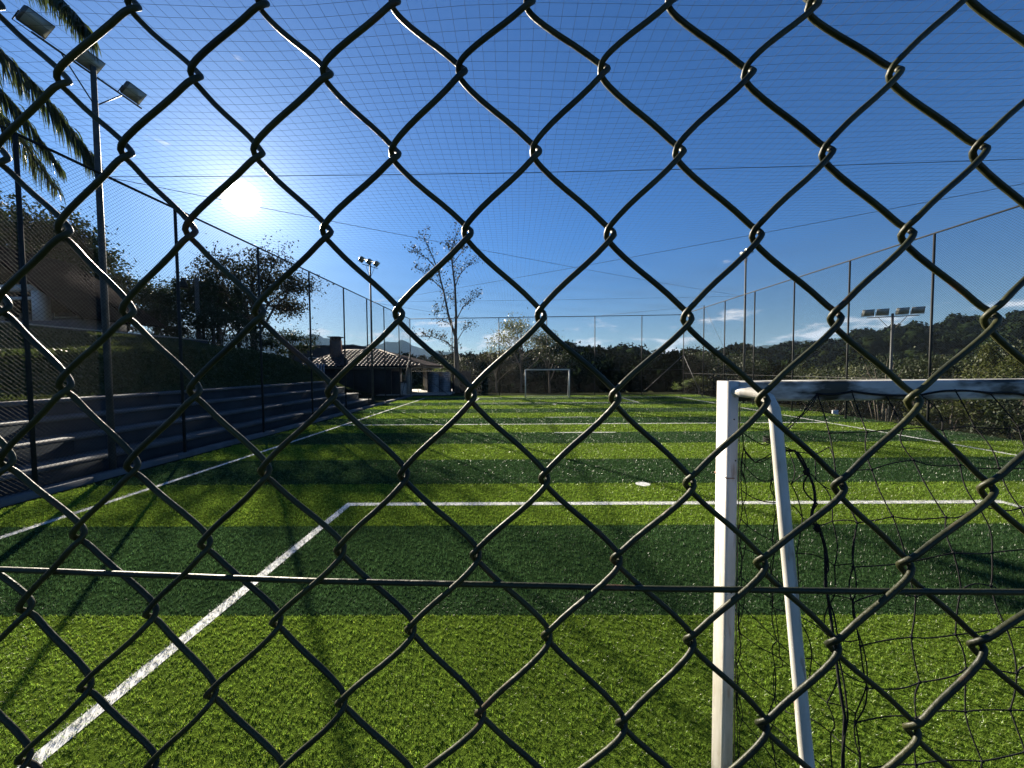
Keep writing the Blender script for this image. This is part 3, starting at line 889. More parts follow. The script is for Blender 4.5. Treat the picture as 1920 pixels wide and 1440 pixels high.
# ------------------------------------------------------------------ floodlight poles
def lamp_mesh(parent, cx, cy, cz, yaw, tilt, s=1.0):
    """one flood lamp: tapered housing, glass front, hinge bracket"""
    M_ = Matrix.Translation((cx, cy, cz)) @ Matrix.Rotation(yaw, 4, 'Z') @ Matrix.Rotation(tilt, 4, 'X')

    def tr(vs): return [tuple(M_ @ Vector(v)) for v in vs]
    w, d, h = .25 * s, .16 * s, .19 * s
    # aim is local +Y
    v = [(-w, 0, -h), (w, 0, -h), (w, 0, h), (-w, 0, h), (-w * .95, -d * .6, -h * .8), (w * .95, -d * .6, -h * .8), (w * .95, -d * .6, h * .8), (-w * .95, -d * .6, h * .8),
         (-w * .5, -d * 1.3, -h * .45), (w * .5, -d * 1.3, -h * .45), (w * .5, -d * 1.3, h * .45), (-w * .5, -d * 1.3, h * .45)]
    q = [(0, 4, 5, 1), (1, 5, 6, 2), (2, 6, 7, 3), (3, 7, 4, 0), (4, 8, 9, 5), (5, 9, 10, 6), (6, 10, 11, 7), (7, 11, 8, 4), (8, 11, 10, 9), (0, 1, 2, 3)]
    hs = MB().add(tr(v), q).build('floodlight', 'lamp_housing', parent)
    gl = MB().add(tr([(-w * .9, .004, -h * .88), (w * .9, .004, -h * .88), (w * .9, .004, h * .88), (-w * .9, .004, h * .88),
                      (-w * .9, .010, -h * .88), (w * .9, .010, -h * .88), (w * .9, .010, h * .88), (-w * .9, .010, h * .88)]),
                  [(4, 5, 6, 7), (0, 1, 5, 4), (1, 2, 6, 5), (2, 3, 7, 6), (3, 0, 4, 7)]).build('lens', 'lamp_glass', hs)
    m = MB()
    for sx in (-1, 1):
        m.tube(tr([(sx * (w + .012), -d * .4, 0), (sx * (w + .012), -d * .3, -h - .05 * s)]), .010 * s, 6)
    m.tube(tr([(-w - .012, -d * .3, -h - .05 * s), (w + .012, -d * .3, -h - .05 * s)]), .010 * s, 6)
    m.build('bracket', 'dark_post_paint', hs)
    return hs


def light_pole(x, y, zb, zt, label, arm_dir, arm_half, lamps, aim, pole_r=.07, s=1.0, tilt=-.6, tip=None, group=None):
    t = thing('floodlight_pole', (x, y, zb), label, 'floodlight', group)
    MB().tube([(x, y, zb - .3), (x, y, zb + (zt - zb) * .45), (x, y, zt)], [pole_r, pole_r * .92, pole_r * .75], 14).build('pole', 'galvanised_steel', t, True)
    ax, ay = math.sin(arm_dir), math.cos(arm_dir)
    az = zt - .16
    MB().tube([(x - ax * arm_half, y - ay * arm_half, az), (x + ax * arm_half, y + ay * arm_half, az)], .024 * s, 8).build('crossarm', 'galvanised_steel', t, True)
    for sg in (-1, 1):
        MB().tube([(x, y, zt - .95 * s), (x + sg * ax * arm_half * .55, y + sg * ay * arm_half * .55, az - .02)], .015 * s, 6).build('brace', 'galvanised_steel', t, True)
    for f in lamps:
        lamp_mesh(t, x + ax * arm_half * f, y + ay * arm_half * f, az + .27 * s, aim, tilt, s)
    return t


light_pole(-8.12, 7.6, .36, 7.95, 'nearest floodlight pole at upper left beside the palm fronds', 0.0, .95, (-.92, -.05, .85), R(-90), .058, .78, -.75)
light_pole(-8.16, 21.9, 0, 8.05, 'floodlight pole rising behind the far end of the left side fence', R(28), .55, (-.95, 0, .95), R(-90), .06, .85, -.75)
light_pole(12.98, 21.9, -.1, 8.4, 'floodlight pole behind the far end of the right side fence', R(10), .5, (-.6, .7), R(100), .06, .85, -.7)
light_pole(19.4, 20.0, -2.4, 4.75, 'lower floodlight pole with four pale lamps beyond the right fence', R(118), 1.0, (-.95, -.38, .38, .95), R(150), .07, .95, -.5)


# ------------------------------------------------------------------ trees
def grow(x, y, z0, h, rx, rz, seed, trunk_r, leaf, nleaf, size, name, label, cat='tree', group=None, sparse=False, nl=9, crown_c=None, fork=.35, tri=False, lean=0.0, drop=0.0, spread=1.0):
    """tapered trunk, limbs and sub-branches; leaves sit in clumps at the branch ends"""
    rg = np.random.default_rng(seed)
    t = thing(name, (x, y, z0), label, cat, group)
    m = MB(); tips = []
    top = np.array([x + lean, y, z0 + h])
    cz = z0 + h - rz if crown_c is None else crown_c
    n = 9
    tr = np.array([[x + lean * k / n + rg.normal(0, .02 * h / 6), y + rg.normal(0, .02 * h / 6), z0 - .2 + (h * .86 + .2) * k / n] for k in range(n + 1)])
    tr[0] = (x, y, z0 - .25)
    m.tube(tr, np.linspace(trunk_r, trunk_r * .14, n + 1), 9)
    nlimb = nl
    for k in range(nlimb):
        f = fork + (1 - fork) * (k + .3) / nlimb * .95
        p = tr[0] + (tr[-1] - tr[0]) * f
        ii = min(int(f * n), n - 1); p = tr[ii] + (tr[ii + 1] - tr[ii]) * (f * n - ii)
        a = k * 2.399 + rg.uniform(-.4, .4)
        # limb end on the crown's surface
        u = rg.uniform(-.35, .95) if not sparse else rg.uniform(.1, .95)
        rr = math.sqrt(max(0, 1 - u * u))
        e = np.array([x + lean + math.cos(a) * rx * rr * rg.uniform(.75, 1.02), y + math.sin(a) * rx * rr * rg.uniform(.75, 1.02), cz + rz * u * rg.uniform(.8, 1.0)])
        if e[2] < p[2] - .3 * rx: e[2] = p[2] - .2 * rx
        mid_ = (p + e) / 2 + np.array([0, 0, .08 * h]) * rg.uniform(-.3, 1) + rg.normal(0, .04 * rx, 3)
        L = [p, p * .6 + mid_ * .4 + rg.normal(0, .02 * rx, 3), mid_, mid_ * .4 + e * .6 + rg.normal(0, .02 * rx, 3), e]
        r0 = trunk_r * (1 - f) * .55 + trunk_r * .10
        m.tube(L, np.linspace(r0, r0 * .15, 5), 6)
        tips.append(e)
        for q in range(6 if not sparse else 8):
            s_ = rg.uniform(.3, .95); b0 = p + (e - p) * s_ if s_ < 0 else (L[2] * (1 - s_) * 1.0 + e * s_)
            dirv = rg.normal(size=3); dirv[2] = abs(dirv[2]) * .6 + .1 - drop; dirv /= np.linalg.norm(dirv)
            b1 = b0 + dirv * rx * rg.uniform(.22, .5) * spread
            m.tube([b0, (b0 + b1) / 2 + rg.normal(0, .03 * rx, 3), b1], [r0 * .3, r0 * .2, r0 * .08], 4)
            tips.append(b1); tips.append((b0 + b1) / 2)
    m.build('trunk', 'bark', t, True)
    tips = np.array(tips)
    # leaf clumps of unequal size around the tips
    wgt = rg.random(len(tips)) ** 1.5 + .15; wgt /= wgt.sum()
    idx = rg.choice(len(tips), nleaf, p=wgt)
    cl = rx * (.12 if not sparse else .10)
    rad_c = cl * (.6 + .9 * rg.random(len(tips)))
    Cc = tips[idx] + rg.normal(size=(nleaf, 3)) * rad_c[idx][:, None] * np.array([1, 1, .75])
    if drop: Cc[:, 2] -= np.abs(rg.normal(0, drop * .5, nleaf))
    Cc = Cc[Cc[:, 2] > z0 + .03]
    MB().leaves(Cc, size, droop=.3 + drop, rng=rg, tri=tri).build('crown', leaf, t)
    return t


def conifer(x, y, z0, h, r, seed, leaf, label, group=None, n=3500, name='cypress_tree', size=.14):
    rg = np.random.default_rng(seed)
    t = thing(name, (x, y, z0), label, 'tree', group)
    MB().tube([(x, y, z0 - .2), (x + .05, y, z0 + h * .5), (x, y, z0 + h * .97)], [.13, .09, .02], 8).build('trunk', 'bark', t, True)
    lv = []
    nb = 70
    for k in range(nb):
        f = (k + .5) / nb; hh = z0 + .25 + (h - .25) * f; a = k * 2.399
        Lb = r * (1 - f) ** .6 * rg.uniform(.6, 1.15) * (min(1, f * 4 + .45))
        c = int(n / nb)
        s = rg.random(c) ** .7
        px = x + math.cos(a) * Lb * s; py = y + math.sin(a) * Lb * s; pz = hh + .35 * s * Lb
        lv.append(np.stack([px, py, pz], 1) + rg.normal(0, .10 * r + .03, (c, 3)))
    MB().leaves(np.concatenate(lv), size, droop=-.5, rng=rg).build('crown', leaf, t)
    return t


def on_bank(x, y): return float(bank_h(np.float64(x), np.float64(y)))


# left side, on the terrace above the bank
grow(-28.2, 22.6, 3.6, 8.1, 3.5, 3.5, 21, .3, 'dark_leaf', 20000, .2, 'shade_tree', 'large dark tree towering behind the house at far left', nl=14)
grow(-32.5, 22.0, 3.6, 6.9, 3.4, 3.0, 22, .28, 'dark_leaf', 11000, .2, 'shade_tree', 'dark rounded tree at the left picture edge beyond the house', nl=12)
grow(-26.6, 26.0, 3.4, 4.9, 2.5, 2.1, 23, .2, 'dark_leaf', 9000, .15, 'shade_tree', 'medium dark tree between the near floodlight pole and the cypress row', nl=11)
grow(-27.6, 29.5, 3, 6.3, 3.2, 2.8, 24, .22, 'dark_leaf', 4500, .17, 'shade_tree', 'dark tree further back behind the near floodlight pole', nl=10)
CY = [(-24.6, 27.0, 5.4, 'leftmost'), (-23.4, 26.6, 6.0, 'second'), (-22.3, 27.4, 5.9, 'third'), (-21.1, 26.8, 6.3, 'fourth'), (-19.9, 27.6, 5.7, 'rightmost')]
for k, (x, y, h, w) in enumerate(CY):
    conifer(x, y, 2.3, h, 1.25, 31 + k, 'dark_leaf', w + ' of five shaggy dark cypresses in the row behind the bank' if w in ('leftmost', 'rightmost') else w + ' from left of five shaggy dark cypresses behind the bank', 'cypress row behind the bank', 3200)
grow(-22.2, 32.6, 3.0, 8.8, 4.5, 3.7, 51, .3, 'brown_leaf', 14500, .21, 'broadleaf_tree', 'broad brownish leafy tree on the bank under the sun', nl=16, fork=.22)
grow(-26.0, 33.6, 3.0, 6.6, 3.3, 2.8, 52, .2, 'brown_leaf', 7000, .21, 'broadleaf_tree', 'lower brownish tree joined to the left of the broad tree', nl=12, fork=.2)
grow(-19.4, 33.4, 2.6, 3.0, 1.9, 1.4, 53, .10, 'dark_leaf', 2600, .16, 'shrub', 'dark shrub filling in beneath the right side of the broad tree', 'shrub', nl=9, fork=.1)
for k in range(9):
    x = -25.5 + k * 1.15; y = 23.4 + (k % 3) * .5 + k * .15
    grow(x, y, on_bank(x, y), 2.3 + .5 * ((k * 7) % 4) / 3, 1.25, 1.1, 60 + k, .05, 'dark_leaf', 1500, .13, 'hedge_shrub', 'dark dense shrub in the hedge behind the low wall above the bank', 'shrub', 'hedge behind the low wall', nl=7, fork=.05)
for k in range(5):
    x = -20.6 - k * 1.3; y = 13.4 - k * .6
    grow(x, y, on_bank(x, y) - .1, 1.5, 1.0, .8, 75 + k, .04, 'dark_leaf', 900, .10, 'garden_shrub', 'low dark garden shrub in front of the house at far left', 'shrub', 'garden shrubs by the house', nl=6, fork=.05)

# far end
grow(.55, 35.5, -.1, 6.8, 3.1, 2.6, 81, .13, 'pale_leaf', 5200, .15, 'backlit_tree', 'pale backlit leafy tree behind the far goal', nl=15, fork=.25)
grow(3.3, 37.0, -.1, 5.2, 1.9, 2.0, 82, .10, 'dark_leaf', 2600, .15, 'broadleaf_tree', 'small dark tree just right of the pale backlit tree', nl=10, fork=.2)
grow(-1.9, 38.5, -.2, 4.6, 2.0, 1.9, 83, .10, 'brown_leaf', 2600, .15, 'broadleaf_tree', 'low brownish tree left of the pale backlit tree', nl=10, fork=.2)
grow(-6.4, 40.5, -.3, 3.4, 1.9, 1.4, 84, .10, 'dark_leaf', 2200, .15, 'broadleaf_tree', 'low dark bushy tree behind the tall thin tree', nl=9, fork=.15)
grow(-8.0, 42.0, -.4, 2.9, 1.5, 1.2, 85, .10, 'fresh_leaf', 1600, .14, 'shrub', 'small green shrub behind the corrugated sheets', 'shrub', nl=8, fork=.1)


def thin_tree():
    x, y = -4.95, 33.2; f = y / 720
    t = thing('thin_tree', (x, y, 0), 'tall thin tree with sparse leaves rising beyond the far left corner', 'tree')
    P = lambda px, py, dy=0.0: np.array([(px - 966) * f, y + dy, EYE + (691 - py) * f])
    rg = np.random.default_rng(5); m = MB(); tips = []

    def limb(pts, r0, r1, sub=6):
        pts = [np.array(p) for p in pts]; m.tube(pts, np.linspace(r0, r1, len(pts)), 7)
        for k in range(sub * (len(pts) - 1)):
            s = rg.uniform(.25, 1) * (len(pts) - 1); i = min(int(s), len(pts) - 2); b0 = pts[i] + (pts[i + 1] - pts[i]) * (s - i)
            d = rg.normal(size=3); d[2] = abs(d[2]) * .9 + .25; d /= np.linalg.norm(d)
            b1 = b0 + d * rg.uniform(.35, 1.0)
            m.tube([b0, (b0 + b1) / 2 + rg.normal(0, .05, 3), b1], [.018, .012, .005], 4)
            tips.extend([b1, (b0 + b1) / 2, b1 + rg.normal(0, .1, 3)])
        tips.append(pts[-1])
    base = [P(857, 748), P(857, 700), P(856, 660), P(855, 630)]
    m.tube(base, [.27, .22, .19, .15], 10)
    limb([P(855, 635), P(856, 590, .2), P(855, 540, .1), P(851, 500, 0), P(850, 470, -.2), P(862, 438, -.3)], .13, .02, 5)
    limb([P(855, 632), P(843, 590, -.3), P(836, 550, -.4), P(828, 515, -.6), P(815, 480, -.8), P(800, 448, -1)], .11, .02, 5)
    limb([P(834, 545, -.4), P(818, 530, -.6), P(800, 515, -1), P(785, 508, -1.2)], .05, .012, 5)
    limb([P(826, 510, -.6), P(806, 488, -.2), P(788, 476, 0), P(775, 470, .2)], .05, .012, 5)
    limb([P(855, 540), P(862, 515, .5), P(875, 497, .8), P(892, 486, 1.1)], .05, .012, 5)
    limb([P(856, 600, .2), P(868, 575, .4), P(882, 560, .6), P(898, 552, .8)], .05, .012, 5)
    limb([P(851, 500), P(845, 470, .4), P(838, 455, .5)], .045, .012, 5)
    limb([P(852, 495), P(866, 475, .3), P(876, 462, .5)], .045, .012, 5)
    limb([P(838, 560, -.4), P(830, 585, -.5), P(818, 590, -.7)], .03, .01, 3)
    limb([P(856, 655), P(838, 640, -.5), P(815, 632, -.8), P(792, 632, -1)], .05, .012, 6)
    limb([P(856, 665), P(845, 650, .5), P(835, 642, .8)], .04, .012, 4)
    limb([P(856, 620), P(842, 605, -.3), P(822, 598, -.5)], .03, .01, 4)
    limb([P(857, 640), P(868, 620, .3), P(880, 610, .5)], .04, .012, 4)
    m.build('trunk', 'bark', t, True)
    tips_ = np.array(tips)
    idx = rg.integers(0, len(tips_), 2300)
    C2 = tips_[idx] + rg.normal(0, .17, (2300, 3))
    MB().leaves(C2, .17, droop=.2, rng=rg).build('crown', 'brown_leaf', t)


thin_tree()

# right side beyond the fence
grow(17.9, 34.0, -1.0, 5.0, 2.8, 2.3, 91, .16, 'dark_leaf', 5200, .17, 'broadleaf_tree', 'dark rounded tree just outside the far right corner of the fence', nl=14, fork=.15)
grow(20.9, 36.0, -1.3, 4.4, 2.2, 1.9, 92, .14, 'dark_leaf', 2600, .17, 'broadleaf_tree', 'smaller dark tree right of the corner tree', nl=10, fork=.15)
grow(13.9, 31.6, -.2, 1.15, .75, .5, 93, .03, 'fresh_leaf', 1300, .09, 'shrub', 'small bright green shrub at the foot of the far right fence corner', 'shrub', nl=6, fork=.05)
grow(14.9, 31.2, -.3, 1.6, .8, .8, 94, .04, 'olive_leaf', 1300, .09, 'shrub', 'taller yellowish shrub beside the small bright green one', 'shrub', nl=6, fork=.05)
conifer(26.6, 21.8, -3.4, 6.6, 1.15, 95, 'olive_leaf', 'tall yellow green bushy conifer beyond the right fence', None, 6000, 'bushy_conifer', .13)
grow(28.6, 21.6, -3.4, 6.1, 1.6, 1.7, 96, .12, 'olive_leaf', 3600, .16, 'broadleaf_tree', 'yellow green leafy tree at the right picture edge', nl=11, fork=.2)
grow(24.3, 22.6, -3.3, 6.0, 1.9, 2.1, 97, .12, 'dark_leaf', 4200, .16, 'broadleaf_tree', 'dark leafy tree just left of the yellow green conifer', nl=12, fork=.2)
grow(30.8, 23.6, -3.5, 7.2, 2.1, 2.3, 98, .14, 'dark_leaf', 2600, .18, 'broadleaf_tree', 'tall dark tree outside the right picture edge', nl=11, fork=.2)
grow(20.9, 25.0, -2.6, 4.7, 1.6, 1.6, 99, .10, 'pale_leaf', 1500, .15, 'broadleaf_tree', 'pale leaved small tree below the four lamp floodlight', nl=9, fork=.2)
k = 0
for (x, y, h, r) in [(17.2, 15.2, 1.9, 1.2), (18.4, 14.0, 2.3, 1.3), (16.4, 12.2, 1.7, 1.1), (19.4, 12.6, 2.4, 1.4), (17.0, 10.4, 1.9, 1.2), (15.9, 8.4, 1.5, 1.0), (18.6, 9.2, 2.2, 1.4),
                     (20.5, 16.0, 2.6, 1.5), (22.5, 18.4, 3.2, 1.7), (19.2, 18.6, 2.4, 1.4), (21.5, 28.0, 3.2, 1.8), (24.5, 27.0, 3.8, 2.0), (18.4, 24.0, 2.3, 1.5), (17.3, 20.8, 1.9, 1.2),
                     (27.5, 29.0, 4.4, 2.2), (31, 30, 4.6, 2.3), (24, 33, 3.4, 2.0), (28, 36, 3.9, 2.3), (33, 37, 4.6, 2.5), (16.6, 28.0, 1.6, 1.2), (35, 31, 5.2, 2.5), (23, 14.5, 3.1, 1.6), (21.8, 11.6, 3.0, 1.6)]:
    zb = float(ground_h(np.float64(x), np.float64(y)))
    grow(x, y, zb, h, r, h * .42, 110 + k, .05, ('olive_leaf', 'dark_leaf', 'dark_leaf', 'dark_leaf')[k % 4], 1500, .14, 'valley_shrub', ('yellowish green shrub in the thicket below the right fence', 'dark leafy shrub in the thicket below the right fence')[min(k % 4, 1)], 'shrub', 'shrubs beyond the right fence', nl=8, fork=.08)
    k += 1
# bare branches
t = thing('bare_tree', (20.4, 21.4, -2.5), 'leafless tree with curved pale branches under the four lamp floodlight', 'tree')
m = MB(); rg = np.random.default_rng(44)
m.tube([(20.4, 21.4, -2.8), (20.4, 21.4, -.5), (20.5, 21.4, .9)], [.09, .07, .04], 7)
for a, dz in ((-1.0, 1.1), (-.75, 1.6), (.5, 1.7), (.9, 1.3), (.2, 1.9), (-.35, 1.3)):
    m.tube([(20.4, 21.4, .3), (20.4 + a * .5, 21.4, .55 + dz * .2), (20.4 + a, 21.5, .9 + dz * .45), (20.4 + a * 1.3, 21.5, .8 + dz * .85)], [.035, .028, .02, .008], 5)
m.build('trunk', 'timber', t, True)

# far wood on valley side and hills
def forest():
    rg = np.random.default_rng(77); m = MB(); core = MB(); C_all, S_all = [], []
    N = 0
    while N < 2300:
        az = rg.uniform(-34, 58)
        if az < -12 and rg.random() < .5: continue
        Rg = np.interp(az, AZ_T, RIDGE)
        r = math.sqrt(rg.uniform(37 ** 2, (Rg * 1.08) ** 2))
        if az > 30 and rg.random() < .0: continue
        x, y = r * math.sin(R(az)), r * math.cos(R(az))
        if y < np.interp(x, [-5, 4, 8, 14], [46, 42, 37, 36]) and x < 14: continue
        if -22 < x < -5 and y < 60: continue
        if abs(x - 24 * y / 100 * 1.55) < 2.5 and y < 108 and x > 20: continue
        z = float(ground_h(np.float64(x), np.float64(y)))
        hgt = rg.uniform(4.5, 8.5) * (.45 if r < 50 else .62 if r < 75 else 1.0) * (1.25 if rg.random() < .08 else 1)
        rx = hgt * rg.uniform(.34, .52)
        nl = int(260 if r < 110 else 130)
        c = np.array([x, y, z + hgt - rx * .85])
        u = rg.normal(size=(nl, 3)); u /= np.linalg.norm(u, axis=1)[:, None]; u[:, 2] = np.abs(u[:, 2]) * 1.1 - .25
        # lobes
        ph = rg.uniform(0, 6.28, 3)
        lob = 1 + .22 * np.sin(3 * np.arctan2(u[:, 1], u[:, 0]) + ph[0]) + .15 * np.sin(5 * u[:, 2] + ph[1])
        C_all.append(c + u * np.array([rx, rx, rx * .9]) * (lob * rg.uniform(.8, 1.06, nl))[:, None])
        S_all.append(np.full(nl, .5 + r / 380))
        core.ico((c[0], c[1], c[2] - rx * .1), (rx * .82, rx * .82, rx * .8), seed=N, wob=.2, seg=6, rings=4)
        N += 1
    C_ = np.concatenate(C_all); S_ = np.concatenate(S_all)
    n = len(C_); s = (S_ * (.6 + .8 * rg.random(n)))[:, None]
    a = rg.normal(size=(n, 3)); a /= np.linalg.norm(a, axis=1)[:, None]
    b = rg.normal(size=(n, 3)); b -= a * (a * b).sum(1)[:, None]; b /= np.linalg.norm(b, axis=1)[:, None]
    V = np.stack([C_ - a * s * .5 - b * s * .45, C_ - a * s * .5 + b * s * .45, C_ + a * s * .6], 1).reshape(-1, 3)
    m.add(V, None, np.arange(3 * n).reshape(-1, 3))
    for v, q in zip(core.v, core.q): pass
    m.add(np.concatenate(core.v), np.concatenate(core.q))
    tag(m.build('forest', 'forest_leaf'), 'dark dense woodland covering the valley and the hills beyond the pitch', 'woodland', kind='stuff')


forest()


# ------------------------------------------------------------------ palm at upper left
def palm():
    x0, y0, zt = -11.9, 6.7, 8.9
    t = thing('palm_tree', (x0, y0, 1.4), 'palm with long drooping fronds hanging into the upper left corner', 'palm')
    MB().tube([(x0 + .1, y0, .5), (x0 + .05, y0, 3), (x0, y0, 6), (x0, y0, zt)], [.24, .19, .16, .15], 14).build('trunk', 'bark', t, True)
    rg = np.random.default_rng(11)
    fr_ = []
    # the two fronds the photograph shows, then the rest of the crown
    fr_.append([(x0, y0, zt), (-10.6, 6.8, 8.95), (-9.7, 7.0, 8.35), (-9.05, 7.45, 7.5), (-8.72, 7.8, 6.75), (-8.55, 8.0, 6.35)])
    fr_.append([(x0, y0, zt), (-10.6, 6.9, 9.65), (-9.5, 7.1, 9.75), (-8.7, 7.2, 9.35), (-8.15, 7.3, 8.75), (-7.9, 7.35, 8.4)])
    fr_.append([(x0, y0, zt), (-11.0, 6.6, 9.0), (-10.1, 6.6, 8.7), (-9.3, 6.6, 7.9), (-8.95, 6.65, 7.2)])
    for k in range(13):
        a = k * 2 * math.pi / 13 + .9; Lf = rg.uniform(2.6, 3.3); up = rg.uniform(.2, 1.0)
        if abs(((a + math.pi) % (2 * math.pi)) - math.pi) < .7: continue
        fr_.append([(x0 + math.cos(a) * Lf * s, y0 + math.sin(a) * Lf * s, zt + up * s * 1.9 - (1.4 + up) * s * s * 1.7) for s in np.linspace(0, 1, 6)])
    for pts in fr_:
        P = np.array(pts, float)
        # resample
        s = np.linspace(0, len(P) - 1, 60); Q = np.stack([np.interp(s, np.arange(len(P)), P[:, c]) for c in range(3)], 1)
        for _ in range(3): Q[1:-1] = (Q[:-2] + Q[1:-1] * 2 + Q[2:]) / 4
        m = MB(); m.tube(Q[::3], np.linspace(.035, .006, len(Q[::3])), 6)
        T_ = np.gradient(Q, axis=0); T_ /= np.linalg.norm(T_, axis=1)[:, None]
        V, Fq = [], []
        nl = 0
        for i in np.linspace(8, 59, 260).astype(int):
            f = i / 59
            for sg in (-1, 1):
                side = np.cross(T_[i], (0, 0, 1)); side /= np.linalg.norm(side) + 1e-9
                L = (1.1 - .5 * f) * rg.uniform(.65, 1.05) * (1 if f < .9 else .7)
                d = side * sg * rg.uniform(.15, .55) + T_[i] * rg.uniform(.1, .5) + np.array([0, 0, rg.uniform(-.1, .25)])
                d /= np.linalg.norm(d)
                pts_ = []; p = Q[i].copy() + rg.normal(0, .01, 3)
                for q in range(6):
                    pts_.append(p.copy()); d = d + np.array([0, 0, -.55]); d /= np.linalg.norm(d); p = p + d * L / 5
                w = .013 * np.array([.6, 1, 1, .85, .55, .08])
                wv = np.cross(d, rg.normal(size=3)); wv /= np.linalg.norm(wv)
                for q in range(6): V += [pts_[q] - wv * w[q], pts_[q] + wv * w[q]]
                for q in range(5): Fq.append((nl + 2 * q, nl + 2 * q + 1, nl + 2 * q + 3, nl + 2 * q + 2))
                nl += 12
        m.add(np.array(V), Fq)
        m.build('frond', 'palm_leaf', t)


palm()

# ------------------------------------------------------------------ house on the terrace, far left
h = thing('gabled_house', (-21.5, 18, 4.2), 'dark steep roofed house with pale porch columns on the terrace at far left', 'house')
hz = 4.25
MB().box(-26.2, -20.2, 18.2, 19.5, 3.2, hz + 1.3).build('wall', 'grey_plaster', h)
MB().box(-26.0, -18.4, 16.2, 18.15, 3.5, hz - .02).build('porch_floor', 'concrete', h)
for x in (-24.8, -22.6, -20.5):
    MB().box(x - .19, x + .19, 16.4, 16.78, hz - .02, hz + 1.28).build('column', 'white_plaster', h)
MB().box(-25.0, -20.35, 16.42, 16.72, hz + 1.285, hz + 1.55).build('porch_beam', 'white_plaster', h)
MB().box(-25.0, -20.35, 16.50, 16.60, hz + .92, hz + 1.05).build('porch_beam', 'white_plaster', h)
for x0_, x1_ in ((-24.6, -23.4), (-21.8, -20.7)):
    w_ = MB().box(x0_, x1_, 18.12, 18.19, hz + .35, hz + 1.25).build('window', 'white_plaster', h)
    MB().box(x0_ + .06, x1_ - .06, 18.09, 18.115, hz + .41, hz + 1.19).build('pane', 'window_glass', w_)
rid, e_l, e_r, y0_, y1_ = -22.4, -27.0, -17.9, 15.9, 19.6
zr, ze = hz + 3.3, hz + .15
for xe, nm in ((e_l, 'roof'), (e_r, 'roof')):
    v = [(rid, y0_, zr), (rid, y1_, zr), (xe, y1_, ze), (xe, y0_, ze)]
    v2 = [(a, b, c - .16) for a, b, c in v]
    MB().add(v + v2, [(0, 1, 2, 3), (7, 6, 5, 4), (0, 3, 7, 4), (1, 5, 6, 2), (3, 2, 6, 7), (0, 4, 5, 1)]).build(nm, 'dark_roof', h)
    MB().add([(rid, y0_ - .04, zr - .02), (xe, y0_ - .04, ze - .02), (xe, y0_ - .04, ze - .2), (rid, y0_ - .04, zr - .2), (rid, y0_ - .002, zr - .02), (xe, y0_ - .002, ze - .02), (xe, y0_ - .002, ze - .2), (rid, y0_ - .002, zr - .2)],
             [(0, 1, 2, 3), (4, 7, 6, 5), (0, 4, 5, 1), (3, 2, 6, 7)]).build('barge_board', 'dark_roof', h)
MB().add([(e_l + .5, 18.0, hz + .6), (e_r - .5, 18.0, hz + .6), (rid, 18.0, zr - .2), (e_l + .5, 18.19, hz + .6), (e_r - .5, 18.19, hz + .6), (rid, 18.19, zr - .2)], [(0, 3, 4, 1)], [(0, 1, 2), (3, 5, 4)]).build('gable', 'dark_roof', h)

lw = thing('low_wall', (-18, 19, 3.7), 'long low pale topped retaining wall along the terrace above the bank', 'wall')
MB().box(-18.25, -18.03, 9.0, 22.5, 3.2, 3.79).build('wall_body', 'grey_plaster', lw)
MB().box(-18.28, -18.0, 8.98, 22.52, 3.792, 3.85).build('coping', 'cream_plaster', lw)
hr = thing('terrace_fence', (-18.5, 24, 3), 'short run of pale vertical pickets at the end of the bank', 'fence')
for k in range(14):
    x = -16.1 + k * .19; MB().box(x, x + .12, 27.1, 27.14, 1.2, 2.5).build('picket', 'metal_sheet', hr)
for z in (1.5, 2.2): MB().box(-16.2, -13.3, 27.145, 27.18, z, z + .06).build('rail', 'dark_post_paint', hr)

# street lamp in front of the cypresses
sl = thing('street_lamp', (-20.8, 25.2, 2.6), 'dark old street lamp on a wooden post among the cypresses', 'lamp')
MB().tube([(-20.8, 25.2, 2.2), (-20.8, 25.2, 8.1)], [.14, .11], 10).build('lamp_post', 'bark', sl, True)
MB().tube([(-20.8, 25.2, 7.95), (-21.75, 25.2, 8.0)], .04, 8).build('arm', 'dark_post_paint', sl)
m = MB(); m.tube([(-21.7, 25.2, 8.15), (-21.7, 25.2, 7.95), (-21.7, 25.2, 7.75), (-21.7, 25.2, 7.5)], [.08, .12, .24, .30], 12)
m.build('lamp_head', 'dark_post_paint', sl, True)


# ------------------------------------------------------------------ pavilion with tiled roof at the far left corner
pv = thing('tiled_pavilion', (-12.5, 34, 0), 'low pavilion with hipped clay tile roof and dark screens beyond the far left corner', 'building')
EX0, EX1, EY0, EY1, EZ, RZ = -17.6, -7.15, 30.6, 38.0, 2.25, 3.72
RX0, RX1, RY = -15.2, -12.1, 34.2


def roof_plane(a, b, c, d):
    return np.array([a, b, c, d], float)


faces = [((EX0, EY0, EZ), (EX1, EY0, EZ), (RX1, RY, RZ), (RX0, RY, RZ)), ((EX1, EY1, EZ), (EX0, EY1, EZ), (RX0, RY, RZ), (RX1, RY, RZ)),
         ((EX1, EY0, EZ), (EX1, EY1, EZ), (RX1, RY, RZ), (RX1, RY, RZ)), ((EX0, EY1, EZ), (EX0, EY0, EZ), (RX0, RY, RZ), (RX0, RY, RZ))]
m = MB()
for f in faces: m.add(f, [(0, 1, 2, 3)] if f[2] != f[3] else None, None if f[2] != f[3] else [(0, 1, 2)])
rf = m.build('roof', 'dark_roof', pv)
MB().box(EX0, EX1, EY0, EY1, EZ - .12, EZ - .005).build('eave_board', 'timber', pv)


